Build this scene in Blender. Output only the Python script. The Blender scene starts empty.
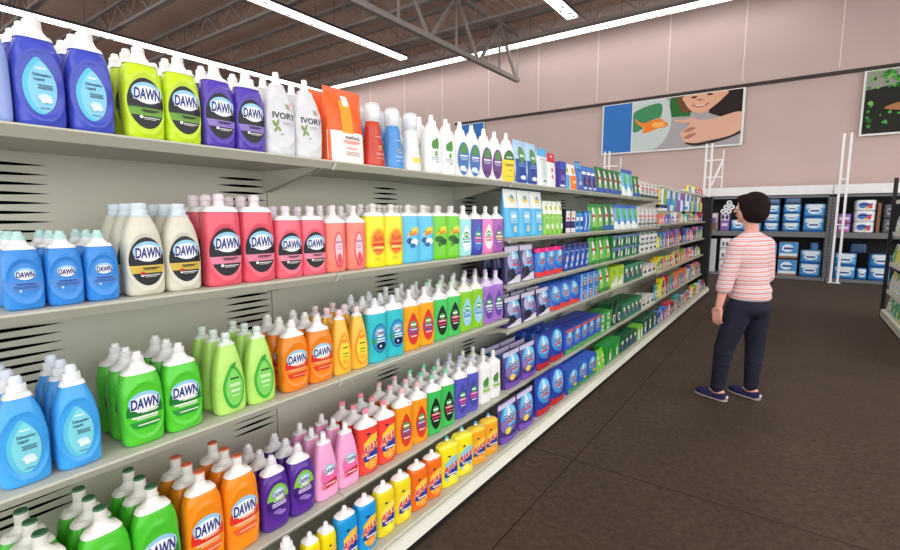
import bpy, bmesh, math, random
from mathutils import Vector, Matrix
random.seed(7)
S = bpy.context.scene
COL = S.collection
PI = math.pi

# ------------------------------------------------------------------ materials
def lin(c):
    c = c / 255.0
    return c / 12.92 if c <= 0.04045 else ((c + 0.055) / 1.055) ** 2.4
def rgb(c):
    return (lin(c[0]), lin(c[1]), lin(c[2]), 1.0)
MATS = {}
def M(name, c=None, rough=0.5, spec=0.4, metal=0.0, emit=0.0, coat=0.0, var=0.0, vscale=20.0, bump=0.0, bscale=60.0, sss=0.0):
    if name in MATS:
        return MATS[name]
    m = bpy.data.materials.new(name)
    m.use_nodes = True
    nt = m.node_tree
    b = nt.nodes['Principled BSDF']
    b.inputs['Base Color'].default_value = rgb(c)
    b.inputs['Roughness'].default_value = rough
    b.inputs['Specular IOR Level'].default_value = spec
    b.inputs['Metallic'].default_value = metal
    b.inputs['Coat Weight'].default_value = coat
    b.inputs['Coat Roughness'].default_value = 0.1
    if sss:
        b.inputs['Subsurface Weight'].default_value = sss
        b.inputs['Subsurface Radius'].default_value = (0.02, 0.01, 0.006)
    if emit:
        b.inputs['Emission Color'].default_value = rgb(c)
        b.inputs['Emission Strength'].default_value = emit
    if var or bump:
        tc = nt.nodes.new('ShaderNodeTexCoord')
        nz = nt.nodes.new('ShaderNodeTexNoise')
        nz.inputs['Scale'].default_value = vscale
        nz.inputs['Detail'].default_value = 4
        nt.links.new(tc.outputs['Object'], nz.inputs['Vector'])
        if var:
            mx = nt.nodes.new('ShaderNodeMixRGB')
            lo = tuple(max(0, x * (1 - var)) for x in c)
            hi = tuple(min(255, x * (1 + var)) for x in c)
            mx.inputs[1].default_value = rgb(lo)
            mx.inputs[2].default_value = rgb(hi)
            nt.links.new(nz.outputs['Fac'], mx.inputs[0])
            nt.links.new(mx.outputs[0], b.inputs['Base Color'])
        if bump:
            n2 = nt.nodes.new('ShaderNodeTexNoise')
            n2.inputs['Scale'].default_value = bscale
            nt.links.new(tc.outputs['Object'], n2.inputs['Vector'])
            bp = nt.nodes.new('ShaderNodeBump')
            bp.inputs['Strength'].default_value = bump
            bp.inputs['Distance'].default_value = 0.01
            nt.links.new(n2.outputs['Fac'], bp.inputs['Height'])
            nt.links.new(bp.outputs[0], b.inputs['Normal'])
    MATS[name] = m
    return m
def C(c):
    """plain printed / moulded plastic colour"""
    n = 'plastic_%d_%d_%d' % tuple(c)
    return M(n, c, 0.38, 0.35)
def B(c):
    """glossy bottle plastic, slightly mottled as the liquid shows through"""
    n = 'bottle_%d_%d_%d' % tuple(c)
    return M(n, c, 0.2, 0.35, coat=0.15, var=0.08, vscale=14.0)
def F(c):
    """crinkled foil film"""
    n = 'film_%d_%d_%d' % tuple(c)
    return M(n, c, 0.3, 0.4, coat=0.2, var=0.05, vscale=9.0, bump=0.35, bscale=26.0)
WHITE = (240, 240, 238)

# ------------------------------------------------------------------ mesh builder
class MB:
    def __init__(s):
        s.v = []; s.f = []; s.m = []; s.mats = []
    def mi(s, mat):
        if mat not in s.mats: s.mats.append(mat)
        return s.mats.index(mat)
    def add(s, vs, fs, mat):
        o = len(s.v); k = s.mi(mat)
        s.v += [tuple(p) for p in vs]
        for f in fs:
            s.f.append([i + o for i in f]); s.m.append(k)
    def box(s, c, d, mat, bev=0.0):
        x, y, z = d[0] / 2, d[1] / 2, d[2] / 2
        if bev <= 0:
            vs = [(c[0] + a * x, c[1] + b * y, c[2] + e * z) for a in (-1, 1) for b in (-1, 1) for e in (-1, 1)]
            s.add(vs, [(0, 1, 3, 2), (4, 6, 7, 5), (0, 4, 5, 1), (2, 3, 7, 6), (0, 2, 6, 4), (1, 5, 7, 3)], mat)
        else:
            bm = bmesh.new()
            bmesh.ops.create_cube(bm, size=1)
            bmesh.ops.scale(bm, vec=d, verts=bm.verts)
            bmesh.ops.bevel(bm, geom=list(bm.edges), offset=bev, segments=2, profile=0.5, affect='EDGES')
            bmesh.ops.translate(bm, vec=c, verts=bm.verts)
            s.bm(bm, mat)
    def bm(s, bm, mat):
        bm.verts.index_update()
        s.add([v.co[:] for v in bm.verts], [[v.index for v in f.verts] for f in bm.faces], mat)
        bm.free()
    def tube(s, p0, p1, r, mat, n=8, r1=None):
        p0 = Vector(p0); p1 = Vector(p1); d = (p1 - p0).normalized()
        a = d.orthogonal().normalized(); b = d.cross(a)
        r1 = r if r1 is None else r1
        vs = []
        for p, q in ((p0, r), (p1, r1)):
            vs += [p + q * (math.cos(2 * PI * i / n) * a + math.sin(2 * PI * i / n) * b) for i in range(n)]
        fs = [(i, (i + 1) % n, n + (i + 1) % n, n + i) for i in range(n)] + [tuple(range(n))[::-1], tuple(range(n, 2 * n))]
        s.add(vs, fs, mat)
    def prism_y(s, prof, y0, y1, mat):
        n = len(prof)
        vs = [(x, y0, z) for x, z in prof] + [(x, y1, z) for x, z in prof]
        fs = [(i, (i + 1) % n, n + (i + 1) % n, n + i) for i in range(n)] + [tuple(range(n))[::-1], tuple(range(n, 2 * n))]
        s.add(vs, fs, mat)
    def mesh(s, name, smooth=False, angle=40):
        me = bpy.data.meshes.new(name)
        me.from_pydata(s.v, [], s.f)
        for m in s.mats: me.materials.append(m)
        me.polygons.foreach_set('material_index', s.m)
        me.update()
        if smooth:
            me.shade_smooth()
            me.set_sharp_from_angle(angle=math.radians(angle))
        return me
def link(name, me, parent=None, loc=(0, 0, 0), rotz=0.0):
    o = bpy.data.objects.new(name, me)
    COL.objects.link(o)
    o.location = loc
    if rotz: o.rotation_euler = (0, 0, rotz)
    if parent: o.parent = parent
    return o
def tag(o, label, cat, group=None):
    n = len(label.split())
    if not 4 <= n <= 16: print('LABEL LENGTH', n, label)
    o['label'] = label; o['category'] = cat
    if group: o['group'] = group
    return o
def struct(name, mb, **k):
    o = link(name, mb.mesh(name, **k)); o['kind'] = 'structure'; return o
def empty(name, loc=(0, 0, 0)):
    o = link(name, None, loc=loc); o.empty_display_size = 0.1; return o

# ------------------------------------------------------------------ room
WALL_Y = 14.1
def wall_material():
    m = M('painted_wall_panels', (203, 180, 171), 0.85, 0.15)
    nt = m.node_tree; b = nt.nodes['Principled BSDF']
    tc = nt.nodes.new('ShaderNodeTexCoord'); nz = nt.nodes.new('ShaderNodeTexNoise')
    nz.inputs['Scale'].default_value = 1.3; nz.inputs['Detail'].default_value = 5
    nt.links.new(tc.outputs['Object'], nz.inputs['Vector'])
    mx = nt.nodes.new('ShaderNodeMixRGB')
    mx.inputs[1].default_value = rgb((190, 167, 161)); mx.inputs[2].default_value = rgb((200, 179, 173))
    nt.links.new(nz.outputs['Fac'], mx.inputs[0]); nt.links.new(mx.outputs[0], b.inputs['Base Color'])
    return m
def floor_material():
    m = M('dark_brown_floor_tile', (62, 50, 44), 0.7, 0.18)
    nt = m.node_tree; b = nt.nodes['Principled BSDF']
    tc = nt.nodes.new('ShaderNodeTexCoord')
    n1 = nt.nodes.new('ShaderNodeTexNoise'); n1.inputs['Scale'].default_value = 28; n1.inputs['Detail'].default_value = 8
    n1.inputs['Roughness'].default_value = 0.75
    n2 = nt.nodes.new('ShaderNodeTexNoise'); n2.inputs['Scale'].default_value = 2.2; n2.inputs['Detail'].default_value = 3
    for n in (n1, n2): nt.links.new(tc.outputs['Object'], n.inputs['Vector'])
    r1 = nt.nodes.new('ShaderNodeValToRGB')
    r1.color_ramp.elements[0].position = 0.3; r1.color_ramp.elements[0].color = rgb((58, 46, 37))
    r1.color_ramp.elements[1].position = 0.7; r1.color_ramp.elements[1].color = rgb((90, 75, 63))
    nt.links.new(n1.outputs['Fac'], r1.inputs[0])
    mx = nt.nodes.new('ShaderNodeMixRGB'); mx.blend_type = 'MULTIPLY'; mx.inputs[0].default_value = 0.5
    r2 = nt.nodes.new('ShaderNodeValToRGB')
    r2.color_ramp.elements[0].position = 0.35; r2.color_ramp.elements[0].color = (0.72, 0.72, 0.72, 1)
    r2.color_ramp.elements[1].position = 0.65; r2.color_ramp.elements[1].color = (1, 1, 1, 1)
    nt.links.new(n2.outputs['Fac'], r2.inputs[0])
    nt.links.new(r1.outputs[0], mx.inputs[1]); nt.links.new(r2.outputs[0], mx.inputs[2])
    # tile seams every 3 m
    sp = nt.nodes.new('ShaderNodeSeparateXYZ'); nt.links.new(tc.outputs['Object'], sp.inputs[0])
    outs = []
    for ax, off in ((0, 0.97), (1, -2.6)):
        a = nt.nodes.new('ShaderNodeMath'); a.operation = 'ADD'; a.inputs[1].default_value = off + 30
        nt.links.new(sp.outputs[ax], a.inputs[0])
        md = nt.nodes.new('ShaderNodeMath'); md.operation = 'MODULO'; md.inputs[1].default_value = 3.0
        nt.links.new(a.outputs[0], md.inputs[0])
        lt = nt.nodes.new('ShaderNodeMath'); lt.operation = 'LESS_THAN'; lt.inputs[1].default_value = 0.007
        nt.links.new(md.outputs[0], lt.inputs[0]); outs.append(lt)
    mxx = nt.nodes.new('ShaderNodeMath'); mxx.operation = 'MAXIMUM'
    nt.links.new(outs[0].outputs[0], mxx.inputs[0]); nt.links.new(outs[1].outputs[0], mxx.inputs[1])
    fin = nt.nodes.new('ShaderNodeMixRGB'); fin.inputs[2].default_value = rgb((30, 22, 19))
    nt.links.new(mxx.outputs[0], fin.inputs[0]); nt.links.new(mx.outputs[0], fin.inputs[1])
    nt.links.new(fin.outputs[0], b.inputs['Base Color'])
    bp = nt.nodes.new('ShaderNodeBump'); bp.inputs['Strength'].default_value = 0.15; bp.inputs['Distance'].default_value = 0.004
    nt.links.new(n1.outputs['Fac'], bp.inputs['Height']); nt.links.new(bp.outputs[0], b.inputs['Normal'])
    return m
mb = MB(); mb.box((-8, 4.5, -0.05), (36, 20, 0.1), floor_material()); struct('floor', mb)
wm = wall_material()
seam = M('wall_joint', (232, 214, 206), 0.8, 0.1)
mb = MB(); mb.box((-8, WALL_Y + 0.1, 3.65), (36, 0.2, 7.3), wm)
struct('wall_back', mb)
mb = MB(); mb.box((-22.1, 4.5, 3.65), (0.2, 19.1, 7.3), wm); struct('wall_left', mb)
for i, x in enumerate([-15.7, -13.92, -12.17, -10.43, -8.52, -6.74, -4.90, -3.01, -1.30, 0.55, 2.35]):
    mb = MB(); mb.box((x, WALL_Y - 0.002, 5.95), (0.022, 0.008, 2.5), seam); struct('trim_%d' % (i + 2), mb)
# dark rail along the wall
mb = MB(); mb.box((-4.0, WALL_Y - 0.03, 4.585), (11.7, 0.05, 0.075), M('dark_rail', (52, 40, 36), 0.6)); struct('trim_1', mb)
# corrugated roof deck
deck = M('roof_deck', (196, 170, 154), 0.9, 0.05)
mb = MB()
prof = []
x = -25.0
while x < 9:
    prof += [(x, 7.22), (x + 0.09, 7.22), (x + 0.12, 7.204), (x + 0.21, 7.204)]
    x += 0.24
vs = [(a, -5, z) for a, z in prof] + [(a, WALL_Y, z) for a, z in prof]
n = len(prof)
mb.add(vs, [(i, i + 1, n + i + 1, n + i) for i in range(n - 1)], deck)
mb.box((-8, 4.5, 7.3), (36, 20, 0.1), deck)
struct('ceiling', mb)

# open web roof joists across the store and one girder along it
steel = M('joist_steel', (146, 138, 134), 0.8, 0.1)
def joist(k, y, x0=-24.0, x1=7.0, zb=6.5, zt=7.08):
    mb = MB()
    for dz, z in ((0, zb), (0, zt)):
        for dy in (-0.045, 0.045):
            mb.box(((x0 + x1) / 2, y + dy, z), (x1 - x0, 0.06, 0.07), steel)
    x = x0; p = 0.62; i = 0
    while x + 2 * p <= x1:
        mb.tube((x, y, zt), (x + p, y, zb), 0.022, steel, 6)
        mb.tube((x + p, y, zb), (x + 2 * p, y, zt), 0.014, steel, 6)
        mb.tube((x + p, y, zb), (x + p, y, zt), 0.01, steel, 6)
        x += 2 * p
    struct('beam_%d' % k, mb)
for k, y in enumerate([13.05, 11.3, 9.55, 7.75, 5.95, 4.2, 2.4]):
    joist(k + 1, y)
mb = MB()
GX = -7.35
mb.box((GX, 6.4, 5.62), (0.13, 15.0, 0.12), steel)
mb.box((GX, 6.4, 6.95), (0.13, 14.6, 0.10), steel)
y = 13.85
mb.tube((GX, y, 5.62), (GX, y, 6.95), 0.04, steel, 6)
while y > 0:
    mb.tube((GX, y - 0.05, 5.62), (GX, y - 1.1, 6.95), 0.05, steel, 6)
    mb.tube((GX, y - 1.1, 6.95), (GX, y - 2.2, 5.62), 0.05, steel, 6)
    mb.tube((GX, y - 1.1, 5.62), (GX, y - 1.1, 6.95), 0.035, steel, 6)
    y -= 2.2
struct('beam_8', mb)

# strip lights
lamp = M('lamp_glow', (255, 253, 250), 0.5, emit=2.6)
hous = M('lamp_housing', (56, 56, 62), 0.5)
slot = M('lamp_louvre', (120, 118, 116), 0.5)
def fixture(x, y, z, L, along, label):
    r = empty('strip_light', (x, y, z))
    def bx(mb, c, d, m):
        if along == 'x': c = (c[1], c[0], c[2]); d = (d[1], d[0], d[2])
        mb.box(c, d, m)
    a = MB(); bx(a, (0, 0, 0.06), (0.30, L - 0.01, 0.06), hous)
    link('housing', a.mesh('light_housing'), r)
    a = MB(); bx(a, (0, 0, 0.005), (0.26, L - 0.02, 0.05), lamp)
    link('lamp_tube', a.mesh('light_tube'), r)
    a = MB(); rr = random.Random(int(x * 97 + y * 31))
    k = int(L / 0.22)
    for i in range(k):
        if rr.random() < 0.75:
            bx(a, (rr.choice([-0.07, 0.07]), -L / 2 + (i + 0.5) * L / k, -0.022), (0.06, 0.11, 0.008), slot)
    bx(a, (0, 0, -0.021), (0.012, L - .04, 0.004), slot)
    link('louvre', a.mesh('light_louvre'), r)
    for e in (-.4, .4):
        a = MB(); p = (e * L, 0) if along == 'x' else (0, e * L); a.tube((p[0], p[1], .09), (p[0], p[1], 7.20 - z), .006, hous, 6); link('hanger', a.mesh('light_hanger'), r)
    tag(r, label, 'light', 'fluorescent strip lights')
ordn = ['first', 'second', 'third', 'fourth', 'fifth', 'sixth', 'seventh', 'eighth', 'ninth', 'tenth', 'eleventh', 'twelfth',
        'thirteenth', 'fourteenth', 'fifteenth', 'sixteenth', 'seventeenth', 'eighteenth', 'nineteenth', 'twentieth', 'twentyfirst', 'twentysecond', 'twentythird']
for x, y0, y1, rn in ((-15.3, 2.9, 13.0, 'leftmost'), (-10.1, 5.6, 11.7, 'middle'), (-4.75, 10.2, 11.75, 'short right')):
    k = max(1, round((y1 - y0) / 2.45)); L = (y1 - y0) / k
    for i in range(k):
        nm = ordn[k - 1 - i]
        fixture(x, y0 + (i + 0.5) * L, 6.2, L, 'y', 'white strip light in the %s ceiling row, %s from the wall' % (rn, nm) if k > 1 else
                'short white strip light hanging alone near the wall, above the hanging banner')
k = 6; x0, x1 = -17.0, -1.2
for i in range(k):
    L = (x1 - x0) / k
    fixture(x0 + (i + 0.5) * L, 13.45, 6.48, L, 'x', 'white strip light in the row along the wall, %s from its left end' % ordn[i])

# ------------------------------------------------------------------ banners on the wall
def span_ellipse(mb, f, u, v, a, b, mat, lo=-1.0, hi=1.0, nu=10, nv=18):
    vs = []; fs = []
    for i in range(nv + 1):
        t = math.sin(math.asin(lo) + (math.asin(hi) - math.asin(lo)) * i / nv)
        h = max(math.sqrt(max(0.0, 1 - t * t)), 0.02)
        for j in range(nu + 1):
            vs.append(f(u + a * h * (-1 + 2 * j / nu), v + b * t))
    for i in range(nv):
        for j in range(nu):
            p = i * (nu + 1) + j
            fs.append((p, p + 1, p + nu + 2, p + nu + 1))
    mb.add(vs, fs, mat)
def fill_poly(mb, f, pts, mat, maxlen=None):
    bm = bmesh.new()
    vv = [bm.verts.new((p[0], p[1], 0)) for p in pts]
    bm.faces.new(vv)
    bmesh.ops.triangulate(bm, faces=bm.faces[:])
    if maxlen:
        for _ in range(4):
            es = [e for e in bm.edges if e.calc_length() > maxlen]
            if not es: break
            bmesh.ops.subdivide_edges(bm, edges=es, cuts=1)
            bmesh.ops.triangulate(bm, faces=bm.faces[:])
    bm.verts.index_update()
    mb.add([f(v.co.x, v.co.y) for v in bm.verts], [[v.index for v in q.verts] for q in bm.faces], mat)
    bm.free()
def matte(c): return M('print_%d_%d_%d' % tuple(c), c, 0.6, 0.2)
def smooth_pts(pts, k=5):
    out = []; n = len(pts)
    for i in range(n):
        p0, p1, p2, p3 = (Vector(pts[(i + q) % n] + (0,)) for q in (-1, 0, 1, 2))
        for s in range(k):
            t = s / k
            q = 0.5 * ((2 * p1) + (-p0 + p2) * t + (2 * p0 - 5 * p1 + 4 * p2 - p3) * t * t + (-p0 + 3 * p1 - 3 * p2 + p3) * t ** 3)
            out.append((q.x, q.y))
    return out
YB = 14.0
def board(name, x0, x1, z0, z1, label):
    r = empty(name, ((x0 + x1) / 2, YB, z0))
    a = MB(); a.box((0, 0.02, (z1 - z0) / 2), (x1 - x0, 0.03, z1 - z0), matte((236, 236, 234)), 0.006)
    link('panel', a.mesh('banner_panel'), r)
    tag(r, label, 'sign')
    return r, (x1 - x0), (z1 - z0)
r, W, H = board('wall_banner', -4.68, -1.2, 3.16, 4.53, 'wall banner with blue end and photograph of a child pointing at a goldfish')
lay = [0]
def pf(u, v):            # u 0..1 left to right, v 0..1 bottom to top; layers a fraction of a millimetre apart
    return ((u - 0.5) * W, -0.0 - 0.003 - 0.0008 * lay[0], v * H)
a = MB(); fill_poly(a, pf, [(0.012, 0.03), (0.235, 0.03), (0.235, 0.985), (0.012, 0.985)], matte((52, 116, 190)))
link('blue_field', a.mesh('banner_blue'), r)
a = MB()
U0, U1 = 0.245, 0.985
def q(x, y): return (U0 + (U1 - U0) * x, 0.03 + 0.955 * y)
def poly(pts, c, sm=True):
    lay[0] += 1 if lay[0] < 25 else 0.02
    pts = smooth_pts(pts) if sm else pts
    fill_poly(a, pf, [q(min(1, max(0, x)), min(1, max(0, y))) for x, y in pts], matte(c))
poly([(0, 0), (1, 0), (1, 1), (0, 1)], (168, 163, 165), False)
poly([(0.36, 0.62), (0.36, 1), (0.6, 1), (0.55, 0.6)], (44, 108, 52), False)
poly([(0.72, 1), (1, 1), (1, 0.5), (0.86, 0.5), (0.72, 0.62)], (40, 30, 28), False)
poly([(-0.2, 0.0), (0.0, 0.0), (0.22, 0.02), (0.33, 0.2), (0.38, 0.5), (0.36, 0.8), (0.3, 1.0), (0.0, 1.0), (-0.2, 1.0)], (196, 206, 204))
poly([(0.0, 0.78), (0.26, 0.92), (0.28, 0.66), (0.2, 0.6), (0.08, 0.42), (0.0, 0.42)], (66, 138, 92))
poly([(0.02, 0.66), (0.1, 0.56), (0.2, 0.6), (0.28, 0.62), (0.31, 0.55), (0.355, 0.5), (0.33, 0.44), (0.25, 0.42), (0.15, 0.36), (0.1, 0.36), (0.11, 0.45), (0.05, 0.55)], (238, 130, 44))
poly([(0.2, 0.54), (0.28, 0.55), (0.33, 0.49), (0.27, 0.44), (0.2, 0.47)], (247, 176, 92))
poly([(0.32, 0.52), (0.33, 0.515), (0.33, 0.5), (0.32, 0.505)], (40, 24, 20))
# child: hair, cheek, smile, arm and pointing hand
poly([(0.42, 0.98), (0.46, 0.74), (0.54, 0.68), (0.6, 0.98), (0.86, 0.98), (0.9, 1.0), (0.42, 1.0)], (112, 74, 48))
poly([(0.5, 1.0), (0.5, 0.86), (0.55, 0.72), (0.62, 0.64), (0.68, 0.64), (0.76, 0.74), (0.83, 0.86), (0.86, 1.0)], (224, 170, 140))
poly([(0.56, 0.82), (0.61, 0.75), (0.68, 0.76), (0.72, 0.82), (0.67, 0.79), (0.61, 0.79)], (170, 86, 74))
poly([(0.59, 0.8), (0.62, 0.77), (0.67, 0.775), (0.69, 0.8), (0.64, 0.785)], (240, 228, 218))
poly([(0.55, 0.95), (0.58, 0.97), (0.61, 0.95), (0.58, 0.93)], (66, 42, 34))
poly([(0.69, 0.97), (0.72, 0.99), (0.75, 0.965), (0.72, 0.95)], (66, 42, 34))
poly([(0.6, 0.9), (0.63, 0.87), (0.67, 0.89), (0.64, 0.88)], (198, 136, 110))
poly([(0.42, 0.56), (0.5, 0.54), (0.58, 0.56), (0.66, 0.5), (0.8, 0.52), (1.0, 0.58), (1.0, 0.24), (0.85, 0.14), (0.7, 0.1), (0.6, 0.06), (0.52, 0.09), (0.5, 0.16), (0.47, 0.27), (0.5, 0.34), (0.56, 0.46), (0.48, 0.49), (0.42, 0.52)], (222, 172, 148))
poly([(0.5, 0.31), (0.56, 0.38), (0.61, 0.36), (0.55, 0.3)], (176, 118, 98))
poly([(0.5, 0.19), (0.57, 0.26), (0.62, 0.25), (0.55, 0.17)], (176, 118, 98))
poly([(0.52, 0.10), (0.62, 0.07), (0.75, 0.10), (0.9, 0.15), (1.0, 0.24), (1.0, 0.19), (0.85, 0.08), (0.65, 0.02), (0.55, 0.05)], (58, 44, 42))
link('photograph', a.mesh('banner_photo'), r)
# second banner with a garden photograph
r, W, H = board('wall_banner', 0.99, 4.4, 3.16, 4.53, 'wall banner with a garden photograph, cut off by the right edge of view')
a = MB(); lay[0] = 0; U0, U1 = 0.012, 0.988
poly([(0, 0), (1, 0), (1, 1), (0, 1)], (36, 36, 30), False)
poly([(0, 1), (1, 1), (1, 0.72), (0.1, 0.74), (0, 0.7)], (150, 150, 140), False)
rr = random.Random(3)
for i in range(260):
    u = rr.random() * 0.98; v = 0.72 + 0.27 * rr.random() if i % 3 else rr.random() * 0.6
    s = 0.005 + 0.010 * rr.random(); g = rr.choice([(58, 140, 52), (84, 165, 66), (40, 104, 40), (120, 180, 90)])
    poly([(u - s, v), (u, v + s * 3), (u + s, v + s), (u + s * .4, v - s * 2.4)], g)
poly([(0.1, 0.38), (0.16, 0.46), (0.3, 0.5), (0.3, 0.7), (0.5, 0.8), (0.5, 0.1), (0.22, 0.0), (0.2, 0.3)], (168, 116, 74))
link('photograph', a.mesh('garden_photo'), r)
r, W, H = board('wall_banner', -9.75, -8.63, 3.16, 4.53, 'plain blue wall banner partly hidden behind the white bottles on the top shelf')
a = MB(); lay[0] = 0; fill_poly(a, pf, [(0.02, 0.03), (0.98, 0.03), (0.98, 0.985), (0.02, 0.985)], matte((52, 116, 190)))
link('blue_field', a.mesh('banner_blue_plain'), r)

# ------------------------------------------------------------------ shelving run (section by section)
XL, XBK = -1.37, -1.79
J = [-0.146, 1.197, 2.54, 3.883, 5.226, 6.45, 7.8, 9.1, 10.15]
Z12 = [1.63, 1.218, 0.81, 0.335]
Z3 = [1.63, 1.30, 1.01, 0.735, 0.34]
ZP = [1.33, 1.02, 0.71, 0.35]
BASE = 0.105
paint = M('shelf_paint', (206, 205, 190), 0.5, 0.3, var=0.02, vscale=3)
lipm = M('shelf_lip', (190, 190, 175), 0.45, 0.35)
deckp = M('base_paint', (226, 226, 214), 0.5, 0.3)
black = M('black_steel', (22, 20, 20), 0.6)
slit = M('slot_shadow', (8, 8, 8), 0.9, 0.0)
clip = M('clear_clip', (226, 228, 220), 0.4)
who = ['the violet and lime dish soap on top', 'the orange pouches and white bottles on top', 'the tall light blue pouches',
       'the green detergent boxes', 'the small white packs', 'the hanging cleaning brushes', 'the small colourful packages', 'the black end post']
for i in range(8):
    y0, y1 = J[i] + 0.002, J[i + 1] - 0.002
    r = empty('gondola_shelving', (XL, (y0 + y1) / 2, 0)); cy = (y0 + y1) / 2; cx = XL
    def lk(name, mb, p, **k):
        me = mb.mesh('gondola_' + name, **k)
        me.transform(Matrix.Translation((-cx, -cy, 0)))
        return link(name, me, p)
    zs = Z12 if i < 2 else (Z3 if i < 5 else ZP)
    top = 1.63 if i < 5 else 1.82
    mb = MB(); mb.box((XBK - 0.01, cy, (top - 0.02) / 2), (0.02, y1 - y0, top - 0.02), paint)
    # lens shaped ventilation slots in the back panel
    cl = [c for c in (0.33, 1.09, 1.91, 2.72, 3.5, 4.3, 5.1, 5.9) if y0 < c < y1]
    for ztop in zs:
        for c in cl:
            for s in range(9):
                z = ztop - 0.055 - 0.027 * s
                if z < 0.15: continue
                pts = []
                hw = 0.15 if c < 0.5 else 0.103
                for t in range(13):
                    e = -1 + t / 6.0
                    pts.append((c + hw * e, z + 0.0052 * (1 - e * e)))
                for t in range(11, 0, -1):
                    e = -1 + t / 6.0
                    pts.append((c + hw * e, z - 0.0052 * (1 - e * e)))
                if min(p[0] for p in pts) < y0 or max(p[0] for p in pts) > y1: continue
                mb.add([(XBK + 0.0012, p[0], p[1]) for p in pts], [tuple(range(len(pts)))], slit)
    lk('back_panel', mb, r)
    for z in zs:
        mb = MB()
        mb.prism_y([(XBK, z), (XL - 0.012, z), (XL - 0.002, z - 0.001), (XL, z - 0.006), (XL - 0.019, z - 0.030), (XL - 0.024, z - 0.030), (XL - 0.026, z - 0.02), (XBK, z - 0.02)], y0, y1, lipm)
        sh = lk('shelf', mb, r)
        for yy in (y0 + 0.01, y1 - 0.01):
            mb = MB(); mb.prism_y([(XBK, z - 0.02), (XL - 0.08, z - 0.02), (XL - 0.1, z - 0.032), (XBK, z - 0.105)], yy - 0.004, yy + 0.004, paint)
            lk('bracket', mb, sh)
        mb = MB(); mb.prism_y([(XL + .003, z - .004), (XL - .016, z - .032), (XL - .020, z - .030), (XL - .001, z - .003)], y0 + .003, y0 + .009, clip); lk('price_clip', mb, sh)
    mb = MB()
    XD = -1.245
    mb.prism_y([(XBK, BASE), (XD - 0.03, BASE), (XD - 0.026, BASE + 0.004), (XD - 0.012, BASE + 0.004), (XD - 0.008, BASE - 0.004), (XD - 0.02, BASE - 0.028), (XBK, BASE - 0.03)], y0, y1, lipm)
    lk('base_deck', mb, r)
    mb = MB(); mb.prism_y([(XD - 0.018, BASE - 0.024), (XD - 0.002, BASE - 0.026), (XD + 0.01, 0.036), (XD - 0.018, 0.036)], y0, y1, deckp)
    lk('kick_plate', mb, r)
    mb = MB(); mb.box(((XBK + XD) / 2 + .002, cy, 0.0185), (XD - XBK + 0.006, y1 - y0, 0.034), black); lk('shadow_plinth', mb, r)  # flush black front stands in for the shadow gap below the kick plate
    mb = MB(); mb.box((XBK + 0.0015, y0 + 0.012, (top - 0.02) / 2), (0.003, 0.024, top - 0.02), paint); lk('upright', mb, r)
    if i >= 5:
        mb = MB(); mb.box((XL - 0.03, cy, 1.80), (0.03, y1 - y0, 0.022), paint)
        mb.tube((XBK, cy, 1.80), (XL - 0.03, cy, 1.80), 0.01, paint)
        lk('peg_rail', mb, r)
        if i >= 6:
            mb = MB(); wire = M('wire', (190, 190, 186), .4, metal=.8); ya = max(y0 + .01, 8.45)
            for xx in (-.05, -.09, -.13): mb.tube((XL + xx, ya, 1.809), (XL + xx, y1 - .02, 1.809), .0022, wire, 6)
            for yy in (ya + .01, y1 - .03): mb.tube((XL - .02, yy, 1.805), (XBK, yy, 1.805), .002, wire, 6)
            lk('wire_tray', mb, r)
    tag(r, 'beige metal shelving section holding ' + who[i], 'shelving', 'shelving sections of the long run')
mb = MB(); mb.box((-1.52, 10.28, 0.90), (0.46, 0.24, 1.76), black, 0.01)
e = empty('end_post', (-1.52, 10.28, 0)); me = mb.mesh('end_post_panel'); me.transform(Matrix.Translation((1.52, -10.28, 0)))
link('panel', me, e)
mb = MB(); mb.box((-1.52, 10.28, 0.01), (0.5, 0.25, 0.02), deckp); me = mb.mesh('end_post_foot'); me.transform(Matrix.Translation((1.52, -10.28, 0))); link('foot', me, e)
tag(e, 'black end post closing the far end of the long shelving run', 'post')

exec_products = True
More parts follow.
